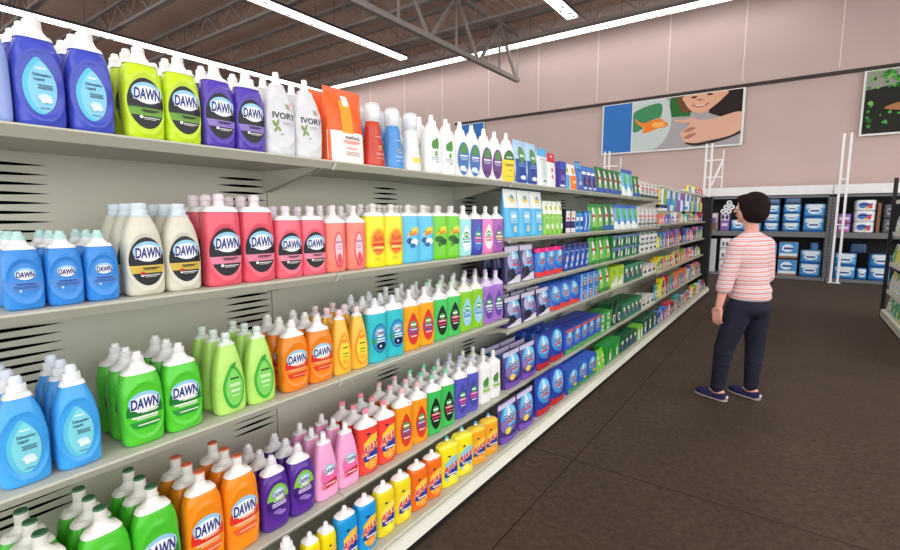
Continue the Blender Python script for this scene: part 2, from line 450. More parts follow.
# ------------------------------------------------------------------ product shapes
def pchip(xs, ys):
    n = len(xs); d = [(ys[i + 1] - ys[i]) / max(1e-9, xs[i + 1] - xs[i]) for i in range(n - 1)]
    m = [d[0]] + [0 if d[i - 1] * d[i] <= 0 else 2 * d[i - 1] * d[i] / (d[i - 1] + d[i]) for i in range(1, n - 1)] + [d[-1]]
    def f(x):
        x = min(max(x, xs[0]), xs[-1]); i = 0
        while i < n - 2 and x > xs[i + 1]: i += 1
        h = max(1e-9, xs[i + 1] - xs[i]); t = (x - xs[i]) / h
        return (ys[i] * (2 * t ** 3 - 3 * t * t + 1) + h * m[i] * (t ** 3 - 2 * t * t + t) + ys[i + 1] * (-2 * t ** 3 + 3 * t * t) + h * m[i + 1] * (t ** 3 - t * t))
    return f
class Solid:
    def __init__(s, prof, W, D, H, n=2.5, ridge=None):
        zs = [p[0] for p in prof]
        s.z0, s.z1 = zs[0] * H, zs[-1] * H
        fw, fd = pchip(zs, [p[1] for p in prof]), pchip(zs, [p[2] for p in prof])
        s.w = lambda z: fw(z / H) * W / 2
        s.d = lambda z: fd(z / H) * D / 2
        s.n = n; s.W = W; s.D = D; s.H = H; s.ridge = ridge
        s.zs = zs
    def disp(s, u, z):
        if not s.ridge: return 0.0
        v0, a, b, amp = s.ridge
        r = math.hypot(u / (a * s.W / 2), (z - v0 * s.H) / (b * s.H))
        return amp * math.exp(-((r - 1) / 0.10) ** 2) - (0.0012 if r < 1 else 0.0)
    def front(s, u, z):
        z = min(max(z, s.z0), s.z1); w = s.w(z); k = min(0.985, abs(u) / max(w, 1e-6))
        u2 = math.copysign(k * w, u)
        return s.d(z) * (1 - k ** s.n) ** (1 / s.n) + s.disp(u2, z), u2, z
    def mesh(s, mb, mat, na=48, nz=36):
        # denser rings near the bottom corner
        hs = sorted(set([s.z0 + (s.z1 - s.z0) * (i / nz) for i in range(nz + 1)] + [p * s.H for p in s.zs]))
        hs = [h for i, h in enumerate(hs) if i == 0 or h - hs[i - 1] > 1e-5]
        vs = []
        for z in hs:
            w, d = s.w(z), s.d(z)
            for i in range(na):
                t = 2 * PI * i / na; c, sn = math.cos(t), math.sin(t)
                x = d * math.copysign(abs(c) ** (2 / s.n), c); y = w * math.copysign(abs(sn) ** (2 / s.n), sn)
                if s.ridge and c > 0.1: x += s.disp(y, z) * min(1, (c - 0.1) * 4)
                vs.append((x, y, z))
        fs = []
        for j in range(len(hs) - 1):
            for i in range(na):
                k = (i + 1) % na
                fs.append((j * na + i, j * na + k, (j + 1) * na + k, (j + 1) * na + i))
        fs.append(tuple(range(na))[::-1]); L = (len(hs) - 1) * na; fs.append(tuple(range(L, L + na)))
        mb.add(vs, fs, mat)
def ring_stack(mb, prof, W, D, H, mat, na=32, so=None):
    """cap parts: (z, half width fraction, roundness 0 bottle-oval .. 1 circular); oval rings hug the bottle's shoulder"""
    vs = []
    if so:
        na = 56; den = []
        for p, q_ in zip(prof[:-1], prof[1:]):
            m = 4 if p[0] * H <= so.z1 + .001 else 1
            den += [tuple(p[i] + (q_[i] - p[i]) * j / m if i < 2 or j else p[i] for i in range(3)) for j in range(m)]
        prof = den + [prof[-1]]
    for z, w, k in prof:
        if so and z * H <= so.z1 + .001:
            a = max(w * W / 2 if k == 0 else 0, so.w(z * H) * 1.03 + .0014); b = so.d(z * H) * 1.03 + .0014; e = so.n
        else:
            a = w * W / 2; b0 = w * D / 2; rd = min(a, b0 * 1.3); b = b0 * (1 - k) + rd * k; a = a * (1 - k) + rd * k; e = 2.4 * (1 - k) + 2 * k
        for i in range(na):
            t = 2 * PI * i / na; c, sn = math.cos(t), math.sin(t)
            vs.append((b * math.copysign(abs(c) ** (2 / e), c), a * math.copysign(abs(sn) ** (2 / e), sn), z * H))
    n = len(prof)
    fs = [(j * na + i, j * na + (i + 1) % na, (j + 1) * na + (i + 1) % na, (j + 1) * na + i) for j in range(n - 1) for i in range(na)]
    fs.append(tuple(range(na))[::-1]); fs.append(tuple(range((n - 1) * na, n * na)))
    mb.add(vs, fs, mat)

TXT = {}
def text_geo(s, bold=0.0, shear=0.0):
    key = (s, bold, shear)
    if key in TXT: return TXT[key]
    cu = bpy.data.curves.new('lettering', 'FONT'); cu.body = s; cu.offset = bold; cu.shear = shear
    cu.resolution_u = 3; cu.align_x = 'CENTER'
    o = bpy.data.objects.new('lettering', cu); COL.objects.link(o)
    bpy.context.view_layer.update()
    me = bpy.data.meshes.new_from_object(o.evaluated_get(bpy.context.evaluated_depsgraph_get()))
    vs = [(v.co.x, v.co.y) for v in me.vertices]; fs = [tuple(p.vertices) for p in me.polygons]
    bpy.data.objects.remove(o); bpy.data.meshes.remove(me); bpy.data.curves.remove(cu)
    TXT[key] = (vs, fs); return TXT[key]
def label_mesh(name, art, surf, W, H, off=.0007):
    """printed front label: art in half-width / height units, laid on the front surface"""
    mb = MB(); state = {'k': 0}
    def f(u, v):
        x, u2, z = surf(u, v); return (x + off + 0.00035 * state['k'], u2, z)
    for it in art:
        state['k'] += 1
        t = it[0]
        if t == 'E':
            _, u, v, a, b, c = it[:6]; lo, hi = (it[6], it[7]) if len(it) > 6 else (-1.0, 1.0)
            span_ellipse(mb, f, u * W / 2, v * H, a * W / 2, b * H, C(c), lo, hi)
        elif t == 'R':
            _, u, v, a, b, c = it
            nu, nv = max(2, int(a * 14)), max(1, int(b * 44)); vs = []; fs = []
            for i in range(nv + 1):
                for j in range(nu + 1): vs.append(f((u - a + 2 * a * j / nu) * W / 2, (v - b + 2 * b * i / nv) * H))
            for i in range(nv):
                for j in range(nu):
                    p = i * (nu + 1) + j; fs.append((p, p + 1, p + nu + 2, p + nu + 1))
            mb.add(vs, fs, C(c))
        elif t == 'P':
            fill_poly(mb, f, [(u * W / 2, v * H) for u, v in it[1]], C(it[2]), 0.012)
        elif t == 'T':
            _, s, u, v, wid, hei, c, bold = it[:8]; slope = it[8] if len(it) > 8 else 0.0; shear = it[9] if len(it) > 9 else 0.0
            base, _ = text_geo(s, 0.0, shear)
            vs, fs = text_geo(s, bold, shear)
            x0 = min(p[0] for p in base); x1 = max(p[0] for p in base); y0 = min(p[1] for p in base); y1 = max(p[1] for p in base)
            sx = wid * W / (x1 - x0) / 2; sy = hei * H / (y1 - y0)
            out = []
            for p in vs:
                uu = u * W / 2 + (p[0] - (x0 + x1) / 2) * sx
                out.append(f(uu, v * H + (p[1] - (y0 + y1) / 2) * sy + slope * (uu - u * W / 2)))
            mb.add(out, fs, C(c))
    return mb.mesh(name)
# ---- silhouettes (z, half width, half depth)
P_DAWN = [(0, .78, .76), (.012, .87, .88), (.04, .94, .96), (.12, .97, 1), (.25, .99, 1), (.45, 1, 1), (.58, .98, .98), (.67, .92, .93), (.74, .81, .83), (.79, .68, .71), (.81, .6, .64)]
CAP_DAWN = [(.77, .72, .0), (.782, .71, .0), (.815, .60, .3), (.845, .48, .8), (.865, .43, 1), (.885, .41, 1)]
NOZ_DAWN = [(.88, .35, 1), (.89, .385, 1), (.95, .365, 1), (.955, .26, 1), (.988, .24, 1), (1.0, .18, 1)]
P_TALL = [(0, .78, .76), (.012, .87, .88), (.04, .94, .96), (.12, .97, 1), (.25, .99, 1), (.45, 1, 1), (.60, .985, .98), (.70, .92, .93), (.77, .80, .82), (.82, .66, .69), (.845, .56, .60)]
CAP_TALL = [(.805, .70, .0), (.815, .68, .0), (.845, .56, .3), (.87, .44, .8), (.885, .38, 1), (.90, .35, 1)]
NOZ_TALL = [(.895, .30, 1), (.91, .34, 1), (.955, .33, 1), (.96, .34, 1), (.99, .34, 1), (1.0, .30, 1)]
P_BIG = [(0, .82, .80), (.012, .91, .91), (.05, .97, 1), (.2, 1, 1), (.42, 1, 1), (.56, .98, .98), (.65, .92, .92), (.73, .81, .83), (.79, .67, .7), (.81, .61, .64)]
CAP_BIG = [(.775, .70, .0), (.787, .68, .0), (.82, .59, .2), (.86, .49, 1), (.875, .47, 1)]
NOZ_BIG = [(.87, .42, 1), (.88, .45, 1), (.945, .43, 1), (.95, .33, 1), (.99, .31, 1), (1, .24, 1)]
P_CREAM = [(0, .82, .80), (.012, .91, .91), (.05, .97, 1), (.2, 1, 1), (.42, 1, 1), (.56, .97, .98), (.66, .88, .90), (.75, .74, .78), (.83, .56, .62), (.87, .46, .52)]
CAP_CREAM = [(.855, .48, .6), (.862, .50, .9), (.92, .48, 1), (.925, .46, 1)]
NOZ_CREAM = [(.92, .42, 1), (.945, .46, 1), (.99, .44, 1), (1, .36, 1)]
P_STORE = [(0, .82, .8), (.012, .92, .93), (.05, .98, 1), (.2, 1, 1), (.4, 1, 1), (.54, .94, .96), (.66, .80, .85), (.75, .62, .7), (.82, .48, .55), (.84, .44, .5)]
CAP_STORE = [(.80, .52, .3), (.81, .54, .4), (.845, .46, .8), (.85, .50, 1), (.915, .48, 1), (.92, .44, 1)]
NOZ_STORE = [(.915, .30, 1), (.94, .32, 1), (.975, .31, 1), (1, .22, 1)]
P_TAPER = [(0, .82, .8), (.012, .9, .92), (.06, .97, 1), (.18, 1, 1), (.34, .98, .98), (.5, .88, .9), (.64, .75, .8), (.76, .6, .66), (.84, .48, .52), (.86, .44, .5)]
CAP_TAPER = [(.85, .46, .6), (.855, .48, .8), (.885, .46, 1), (.89, .42, 1)]
NOZ_TAPER = [(.885, .30, 1), (.93, .28, 1), (.94, .32, 1), (.985, .31, 1), (1, .24, 1)]
P_PALM = [(0, .78, .76), (.012, .86, .88), (.06, .92, .97), (.18, .96, 1), (.3, .95, .98), (.44, .91, .93), (.58, .92, .93), (.68, .93, .93), (.74, .88, .9), (.78, .80, .82)]
CAP_PALM = [(.735, .90, .0), (.745, .905, .0), (.79, .80, .1), (.825, .58, .6), (.85, .38, 1), (.86, .34, 1)]
NOZ_PALM = [(.855, .31, 1), (.93, .27, 1), (.94, .32, 1), (.99, .30, 1), (1, .22, 1)]
P_SUN = [(0, .88, .85), (.012, .95, .94), (.05, .97, 1), (.3, .98, 1), (.55, .98, 1), (.72, .97, .97), (.79, .92, .93), (.83, .82, .86), (.86, .7, .7)]
CAP_SUN = [(.805, .93, .0), (.815, .93, .0), (.85, .82, .1), (.87, .5, .6), (.88, .3, 1)]
NOZ_SUN = [(.875, .34, 1), (.93, .32, 1), (.94, .38, 1), (.985, .36, 1), (1, .28, 1)]
P_AJAX = [(0, .80, .78), (.012, .88, .9), (.05, .94, .98), (.2, .97, 1), (.4, .95, .97), (.55, .93, .95), (.7, .95, .95), (.79, .90, .92), (.85, .74, .78), (.88, .58, .62)]
CAP_AJAX = [(.85, .62, .3), (.86, .64, .4), (.89, .56, .7), (.91, .34, 1), (.92, .3, 1)]
NOZ_AJAX = [(.915, .24, 1), (.955, .2, 1), (.96, .24, 1), (.99, .2, 1), (1, .13, 1)]
P_IVORY = [(0, .84, .82), (.012, .92, .92), (.05, .97, 1), (.2, 1, 1), (.42, 1, 1), (.56, .94, .95), (.66, .82, .86), (.75, .64, .7), (.82, .47, .54), (.85, .40, .46)]
CAP_IVORY = [(.835, .42, .6), (.84, .43, .8), (.88, .34, 1), (.89, .26, 1)]
NOZ_IVORY = [(.885, .29, 1), (.94, .27, 1), (.945, .25, 1), (1, .22, 1)]
P_PUMP = [(0, .92, .92), (.012, .98, .98), (.05, 1, 1), (.3, .86, .86), (.5, .74, .74), (.66, .64, .64), (.70, .56, .56), (.72, .5, .5)]
CAP_PUMP = [(.71, .58, .5), (.715, .62, .6), (.95, .60, .8), (.965, .56, .8)]
NOZ_PUMP = [(.955, .36, 1), (.97, .54, .9), (1, .5, .9)]
P_POUCH = [(0, .98, .90), (.02, 1, 1), (.1, 1, 1), (.3, .985, .94), (.55, .97, .76), (.75, .97, .5), (.88, .985, .22), (.93, 1, .07), (1, 1, .06)]
P_TUB = [(0, .86, .86), (.02, .93, .93), (.1, .97, 1), (.5, 1, 1), (.8, .98, .98), (.86, .9, .9), (.87, .82, .82)]
CAP_TUB = [(.86, .86, 0), (.87, .9, 0), (.98, .9, 0), (1, .84, 0)]
P_BAG = [(0, .93, .8), (.03, 1, 1), (.2, 1, 1), (.5, .98, .96), (.78, .97, .8), (.9, .98, .45), (.95, 1, .1), (1, 1, .08)]

NAVY = (38, 52, 132); INK = (30, 30, 36); SKY = (150, 205, 235); GOLD = (206, 178, 70); REDP = (214, 52, 48)
def bars(v, cs, u=0.1, w=0.5, k=3, h=0.006, gap=0.022):
    return [('R', u + 0.06 * ((i * 7) % 3 - 1), v - i * gap, w - 0.10 * ((i * 5) % 3), h, cs) for i in range(k)]
def dawn_word(u, v, w, h, slope=0.0):
    return [('E', u, v + .012, w * .58, h * 1.05, SKY), ('E', u, v - .006, w * .52, h * .86, (246, 248, 250)),
            ('T', 'DAWN', u, v, w, h, (246, 248, 250), .075, slope, .12), ('T', 'DAWN', u, v, w, h, NAVY, .036, slope, .12)]
def A_dark(band, b2=(20, 20, 24), trim=None):
    art = [('E', 0, .37, .88, .262, INK), ('E', 0, .37, .88, .262, band, -.48, -.18)]
    if trim: art += [('E', 0, .37, .88, .262, trim, -.20, -.16)]
    art += dawn_word(.06, .465, 1.28, .105)
    art += [('R', .15, .30, .42, .006, (40, 30, 40)), ('R', .1, .285, .3, .004, (40, 30, 40)), ('R', .2, .222, .4, .005, (220, 220, 220)), ('R', .1, .205, .3, .004, (190, 190, 190)), ('E', -.32, .225, .09, .016, (235, 235, 235))]
    return art
def A_light(c1, c2, txt=(235, 245, 225)):
    art = [('E', 0, .36, .84, .21, c1, -.15, .75), ('E', 0, .36, .84, .21, c2, -.80, -.45)]
    art += dawn_word(0, .46, 1.3, .105)
    art += [('R', .1, .375, .5, .007, txt), ('R', .14, .36, .36, .004, txt), ('R', -.05, .318, .6, .01, txt), ('R', .05, .295, .5, .005, txt), ('R', .1, .232, .5, .006, txt)]
    return art
KINDS = {}
def bottle(key, prof, cap, noz, W, D, H, body, capc, nozc, art, desc, ridge=None, n=3.1, cat='bottle', name='dish_soap_bottle', cols=None):
    D = D if prof in (P_PUMP,) else D * .86
    KINDS[key] = dict(t='b', prof=prof, cap=cap, noz=noz, W=W, D=D, H=H, body=body, capc=capc, nozc=nozc, art=art, desc=desc, ridge=ridge, n=n, cat=cat, name=name)
def pack(key, W, D, H, body, art, desc, shape='pouch', name=None, cat=None, prof=None, n=3.2):
    KINDS[key] = dict(t='p', W=W, D=D, H=H, body=body, art=art, desc=desc, shape=shape, cat=cat or ('pouch' if shape == 'pouch' else 'box'),
                      name=name or ('refill_pouch' if shape == 'pouch' else 'detergent_box'), prof=prof or P_POUCH, n=n)
RID = (.37, .94, .31, .0034)
def store_art(bg, tx):
    return [('P', [(-.1 + .62 * math.sin(t) * (1 if abs(math.sin(t)) > 0 else 1) * (1 - .45 * max(0, math.cos(t)) ** 2), .36 + .25 * math.cos(t)) for t in [2 * PI * i / 40 for i in range(40)]], (90, 196, 226)),
            ('P', [(.02 + .56 * math.sin(t) * (1 - .4 * max(0, math.cos(t)) ** 2), .355 + .225 * math.cos(t)) for t in [2 * PI * i / 40 for i in range(40)]], bg),
            ('R', .0, .515, .2, .006, (235, 250, 255)),
            ('T', 'Dishwashing', .04, .455, .72, .034, tx, .02), ('T', 'Liquid', -.1, .415, .40, .032, tx, .02),
            ('R', .12, .37, .3, .004, (70, 90, 120)), ('R', .12, .355, .26, .004, (70, 90, 120)), ('R', .12, .34, .3, .004, (70, 90, 120)),
            ('E', .06, .26, .26, .03, (215, 240, 248)), ('E', .2, .235, .16, .022, (225, 245, 250)), ('E', -.02, .225, .1, .016, (235, 248, 252)), ('R', .05, .165, .2, .004, (70, 110, 150))]
# top shelf
bottle('store_violet', P_BIG, CAP_BIG, NOZ_BIG, .094, .07, .248, (66, 80, 190), WHITE, (236, 236, 232), store_art((136, 208, 240), (20, 40, 110)), 'deep blue dishwashing liquid bottle', RID)
bottle('store_pale', P_BIG, CAP_BIG, NOZ_BIG, .094, .07, .248, (150, 170, 230), WHITE, (236, 236, 232), [], 'pale lavender dish soap bottle')
bottle('dawn_lime', P_DAWN, CAP_DAWN, NOZ_DAWN, .098, .07, .246, (196, 226, 44), (242, 242, 240), (232, 232, 228), A_dark((108, 160, 60), trim=(80, 130, 50)), 'lime yellow dish soap bottle with black label', RID)
bottle('dawn_violet', P_DAWN, CAP_DAWN, NOZ_DAWN, .100, .07, .25, (88, 66, 176), (240, 240, 240), (232, 232, 232), A_dark((140, 120, 196)), 'violet dish soap bottle with black label', RID)
leaf = lambda u, v, a, s, c: ('P', [(u + s * (math.cos(a) * p - math.sin(a) * q_ * .42), v + s * .36 * (math.sin(a) * p + math.cos(a) * q_ * .42)) for p, q_ in [(0, 0), (.3, .42), (.65, .45), (1, 0), (.65, -.45), (.3, -.42)]], c)
bottle('ivory', P_IVORY, CAP_IVORY, NOZ_IVORY, .112, .075, .269, (214, 215, 220), (232, 232, 235), (232, 232, 235),
       [('T', 'IVORY', .14, .475, 1.5, .07, (30, 28, 32), .022), leaf(-.38, .34, 1.1, .3, (122, 150, 60)), leaf(-.38, .34, 2.6, .34, (122, 150, 60)), leaf(-.38, .34, -.5, .3, (140, 166, 74)), leaf(-.38, .34, 4.0, .26, (122, 150, 60)),
        leaf(.42, .56, .9, .3, (130, 160, 66)), leaf(.42, .56, 2.3, .26, (150, 176, 90)), ('E', .52, .60, .09, .03, (240, 180, 200)), ('R', .25, .4, .3, .004, (180, 182, 186)), ('R', .25, .38, .24, .004, (180, 182, 186)), ('R', -.1, .25, .06, .006, (60, 60, 60))],
       'white dish soap bottle with green leaves', (.40, .94, .30, .0025))
pack('orange_pouch', .185, .08, .275, (250, 98, 32), [('R', 0, .215, .98, .205, (246, 240, 240)), ('R', -.06, .62, .3, .22, (246, 160, 40)), ('R', .0, .84, .16, .07, (244, 236, 226)), ('T', 'method.', .18, .35, .8, .055, (50, 44, 44), .012), ('R', .1, .29, .45, .012, (244, 150, 120)), ('R', .1, .265, .35, .005, (244, 150, 120)), ('R', .1, .2, .3, .008, (244, 150, 120)), ('R', .12, .15, .4, .004, (190, 160, 150)), ('R', .12, .13, .34, .004, (190, 160, 150)), ('R', .12, .11, .4, .004, (190, 160, 150))], 'orange and white soap refill pouch')
def pump(key, c, desc, art):
    bottle(key, P_PUMP, CAP_PUMP, NOZ_PUMP, .108, .085, .255, c, (222, 228, 232), (200, 206, 212), art, desc, n=2.2, name='pump_bottle')
pa = lambda c: [('E', .1, .30, .14, .035, (250, 220, 120)), ('E', .1, .30, .08, .02, INK), ('R', 0, .47, .3, .006, c), ('R', 0, .21, .4, .004, c), ('R', 0, .19, .4, .004, c), ('R', 0, .13, .4, .004, c)]
pump('pump_red', (196, 66, 48), 'red pump soap bottle with clear cap', pa((240, 190, 180)))
pump('pump_blue', (78, 146, 214), 'blue pump soap bottle with clear cap', pa((210, 230, 250)))
pump('pump_clear', (232, 234, 234), 'clear white pump soap bottle with yellow sticker', [('R', 0, .19, .5, .04, (240, 220, 80)), ('E', 0, .27, .2, .03, (250, 250, 250)), ('R', 0, .3, .2, .004, (120, 120, 120))])
blob = lambda v: ('P', [(-.3, v), (-.42, v + .06), (-.3, v + .13), (0, v + .16), (.22, v + .2), (.36, v + .16), (.4, v + .06), (.3, v)], (76, 140, 56))
bottle('white_leaf', P_IVORY, CAP_IVORY, NOZ_IVORY, .108, .075, .27, (240, 241, 240), WHITE, WHITE, [('R', .05, .36, .5, .18, (226, 236, 238)), blob(.42), ('E', .1, .34, .16, .05, (110, 170, 70)), ('R', 0, .27, .4, .005, (130, 140, 150)), ('R', 0, .24, .4, .004, (130, 140, 150)), ('R', .2, .2, .1, .01, (70, 70, 80))], 'white cleaner bottle with small green leaf')
def eco(key, c, c2, desc):
    bottle(key, P_IVORY, CAP_IVORY, NOZ_IVORY, .104, .075, .275, (238, 240, 240), WHITE, WHITE, [('E', .04, .33, .78, .31, (210, 214, 222)), ('E', .04, .33, .74, .3, c), blob(.42), ('R', .05, .38, .5, .012, (240, 244, 246)), ('R', .05, .34, .5, .006, (200, 210, 230)), ('R', .05, .31, .4, .005, (200, 210, 230)), ('E', -.1, .15, .4, .05, c2), ('E', .2, .12, .25, .03, c2)], desc)
eco('eco_blue', (60, 112, 178), (220, 232, 244), 'white dish bottle with blue oval label')
eco('eco_purple', (108, 58, 132), (80, 40, 104), 'white dish bottle with purple oval label')
bottle('eco_yellow', P_IVORY, CAP_IVORY, NOZ_IVORY, .125, .075, .285, (238, 240, 240), WHITE, WHITE, [('R', 0, .23, .84, .22, (248, 214, 48)), ('E', 0, .45, .7, .2, (52, 112, 56), -.0, 1.0), ('R', 0, .5, .4, .012, (230, 240, 230)), ('R', 0, .36, .6, .008, (70, 60, 40)), ('R', 0, .33, .5, .008, (70, 60, 40)), ('R', .1, .24, .2, .006, (90, 80, 50)), ('R', 0, .12, .5, .004, (90, 80, 50))], 'white dish bottle with green and yellow label')
pack('eco_pouch', .152, .07, .265, (172, 206, 238), [('R', 0, .28, .97, .28, (36, 72, 150)), ('E', 0, .66, .5, .2, (92, 146, 76)), ('R', 0, .64, .3, .03, (220, 235, 215)), ('E', .1, .14, .5, .05, (236, 240, 246)), ('R', 0, .45, .6, .012, (120, 160, 220)), ('R', 0, .4, .6, .012, (120, 160, 220))], 'light blue detergent pouch with green leaf')
pack('white_pouch', .155, .06, .25, (226, 236, 236), [('R', 0, .89, .99, .105, (92, 174, 226)), ('E', .1, .45, .3, .22, (204, 222, 214)), ('R', 0, .7, .6, .01, (130, 150, 150)), ('R', .1, .14, .3, .02, (100, 130, 130))], 'white pouch with light blue top band')
pack('red_top_pouch', .13, .06, .235, (238, 236, 236), [('R', 0, .86, .99, .135, (200, 36, 66)), ('E', -.2, .5, .2, .06, (206, 96, 70)), ('E', -.2, .3, .2, .06, (206, 96, 70)), ('R', 0, .75, .5, .01, (60, 60, 70)), ('R', 0, .9, .2, .03, (240, 220, 224))], 'white pouch with crimson top band')
def sbox(key, W, D, H, c, art, desc): pack(key, W, D, H, c, art, desc, 'box')
sbox('purple_box', .124, .08, .19, (70, 56, 150), [('R', 0, .83, .9, .12, (60, 90, 190)), ('R', 0, .4, .6, .1, (130, 110, 190)), ('R', 0, .1, .7, .04, (220, 220, 235))], 'small purple detergent box')
pack('blue_white_pack', .094, .07, .195, (240, 240, 236), [('R', 0, .27, .98, .26, (72, 170, 214)), ('E', 0, .72, .5, .12, (230, 214, 70)), ('E', .1, .72, .25, .06, (90, 150, 90))], 'small white and blue pouch')
pack('orange_white_pack', .138, .07, .19, (244, 240, 236), [('R', 0, .28, .98, .27, (244, 122, 42)), ('E', 0, .74, .4, .13, (244, 140, 60)), ('R', 0, .3, .5, .05, (250, 200, 160))], 'small white and orange pouch')
pack('blue_pack', .104, .07, .225, (44, 98, 176), [('R', 0, .85, .98, .1, (90, 160, 210)), ('E', 0, .5, .6, .18, (80, 150, 214)), ('R', 0, .25, .5, .06, (180, 210, 230))], 'small bright blue pouch')
pack('navy_pack', .108, .07, .20, (42, 76, 160), [('R', 0, .9, .98, .08, (60, 120, 200)), ('R', 0, .72, .8, .06, (232, 236, 244)), ('E', 0, .38, .6, .2, (60, 44, 110)), ('R', 0, .12, .6, .04, (220, 226, 240)), ('E', .2, .35, .2, .08, (200, 60, 60))], 'small navy blue pouch with white stripe')
rocket = lambda: [('P', [(-.42, .18), (-.2, .78), (.05, .94), (.3, .88), (.42, .6), (.45, .2)], (240, 242, 240)), ('R', .02, .56, .42, .05, (212, 52, 56)), ('E', .0, .28, .3, .09, (130, 200, 90))]
pack('green_pouch', .148, .07, .222, (26, 96, 50), rocket() + [('R', 0, .12, .96, .08, (40, 84, 170)), ('R', 0, .95, .98, .05, (40, 130, 70))], 'dark green detergent pouch with white peak')
pack('aqua_pouch', .19, .07, .262, (104, 190, 206), [('R', 0, .18, .97, .18, (238, 242, 240)), ('E', .1, .62, .5, .2, (90, 190, 110)), ('E', 0, .35, .5, .12, (70, 150, 210)), ('R', 0, .93, .98, .07, (44, 92, 176)), ('E', .1, .2, .15, .05, (70, 150, 210))], 'aqua and white detergent pouch')
pack('grey_bag', .166, .07, .185, (206, 204, 202), [('R', 0, .58, .8, .05, (206, 66, 80)), ('R', 0, .12, .9, .1, (52, 76, 62)), ('R', 0, .8, .7, .04, (150, 150, 150)), ('R', 0, .4, .7, .08, (160, 156, 160))], 'small pale grey bag', prof=P_BAG)
# second shelf
bottle('dawn_blue', P_DAWN, CAP_DAWN, NOZ_DAWN, .0745, .06, .177, (54, 138, 222), (238, 244, 246), (186, 222, 218), [('E', 0, .33, .78, .2, (84, 140, 214), -.35, .15)] + dawn_word(0, .455, .86, .07) + [('R', 0, .335, .45, .008, (30, 66, 150)), ('R', 0, .305, .6, .004, (30, 66, 150)), ('R', 0, .285, .6, .004, (30, 66, 150)), ('E', -.3, .25, .07, .014, (210, 225, 245))], 'small blue dish soap bottle', (.37, .90, .29, .0022))
bottle('dawn_cream', P_CREAM, CAP_CREAM, NOZ_CREAM, .097, .075, .246, (212, 210, 194), (206, 222, 230), (214, 228, 236), A_dark(GOLD, trim=(230, 200, 90)) + [('E', -.3, .245, .12, .02, (190, 60, 50))], 'cream white dish soap bottle with black label', RID)
bottle('dawn_red', P_SUN, CAP_SUN, NOZ_SUN, .115, .08, .278, (228, 92, 112), (246, 240, 242), (236, 222, 228), A_dark((222, 130, 160)), 'large rose red dish soap bottle', RID)
bottle('dawn_pink', P_SUN, CAP_SUN, NOZ_SUN, .104, .075, .245, (240, 106, 126), (246, 240, 242), (236, 222, 228), A_dark((226, 140, 166)), 'medium rose red dish soap bottle', RID)
bottle('coral', P_PALM, CAP_PALM, NOZ_PALM, .102, .072, .252, (248, 134, 118), (248, 240, 240), (242, 230, 230), [('E', .1, .33, .42, .27, (228, 70, 84)), ('E', .1, .34, .34, .23, (248, 196, 208)), ('T', 'DAWN', .1, .45, .5, .035, NAVY, .02), ('R', .1, .38, .2, .005, (150, 120, 170)), ('R', .1, .35, .2, .005, (150, 120, 170)), ('E', .1, .2, .2, .08, (232, 80, 84))], 'coral dish soap bottle with narrow oval label')
def sun(key, c, art, desc):
    bottle(key, P_SUN, CAP_SUN, NOZ_SUN, .109, .075, .262, c, (236, 240, 232), (226, 222, 216), art, desc)
sun('sun_yellow', (250, 232, 30), [('E', .1, .40, .72, .22, (252, 190, 40)), ('E', .1, .39, .62, .19, (244, 140, 40)), ('T', 'Sun', .1, .46, .8, .085, (214, 58, 40), .03, .1), ('R', .1, .36, .55, .02, (214, 58, 40)), ('R', .1, .31, .5, .016, (250, 220, 120)), ('R', .1, .27, .4, .012, (214, 80, 40)), leaf(-.3, .09, .8, .3, (226, 196, 30)), leaf(.2, .09, 2.2, .3, (226, 196, 30))], 'yellow dish soap bottle with orange round label')
sun('sun_blue', (92, 194, 232), [('P', [(-.5, .44), (.1, .6), (.7, .62), (.7, .5), (.1, .5)], (250, 214, 60)), ('T', 'Sun', .16, .52, .7, .08, (230, 90, 44), .03, .14), ('E', -.2, .38, .3, .05, (40, 90, 150)), ('E', .3, .36, .4, .06, (240, 244, 248)), ('E', .1, .3, .3, .04, (40, 110, 176))], 'light blue dish soap bottle with yellow swoosh')
sun('sun_green', (112, 206, 36), [('P', [(-.5, .44), (.1, .6), (.7, .62), (.7, .5), (.1, .5)], (250, 226, 60)), ('T', 'Sun', .16, .52, .7, .08, (230, 90, 44), .03, .14), ('E', -.1, .38, .5, .06, (40, 110, 40)), ('E', .3, .33, .4, .06, (30, 84, 34)), ('E', -.1, .28, .2, .04, (60, 130, 50))], 'apple green dish soap bottle with yellow swoosh')
tear = lambda c, u=.08, v=.36, a=.56, b=.25: ('P', [(u + a * math.sin(t) * (1 - .55 * max(0, math.cos(t)) ** 1.5), v + b * math.cos(t)) for t in [2 * PI * i / 36 for i in range(36)]], c)
def palm(key, c, lab, word, desc, W=.112, H=.285, capc=WHITE, nozc=(238, 240, 240), dot=(60, 60, 150), inner=None):
    art = [tear(lab, a=.60, b=.265)]
    if inner: art += [tear(inner, v=.30, a=.4, b=.16)]
    art += [('E', .08, .43, .34, .055, (70, 160, 84)), ('R', .08, .43, .26, .014, (240, 248, 240)), ('R', .08, .35, .5, .022, word), ('R', .08, .35, .36, .006, (245, 245, 245)), ('R', .08, .29, .44, .014, word), ('R', .08, .24, .3, .008, (230, 232, 236)), ('E', .42, .80, .15, .034, dot)]
    bottle(key, P_PALM, CAP_PALM, NOZ_PALM, W, .072, H, c, capc, nozc, art, desc)
palm('palm_teal', (160, 224, 224), (226, 244, 240), (60, 150, 150), 'pale aqua dish soap bottle with teardrop label', .11, .266)
palm('palm_navy', (66, 68, 172), (60, 110, 196), (220, 60, 110), 'navy dish soap bottle with curved white streak', .11, .266, dot=(230, 90, 150))
palm('palm_pink', (240, 132, 190), (248, 226, 236), (206, 50, 80), 'pink dish soap bottle with white teardrop label', .11, .266)
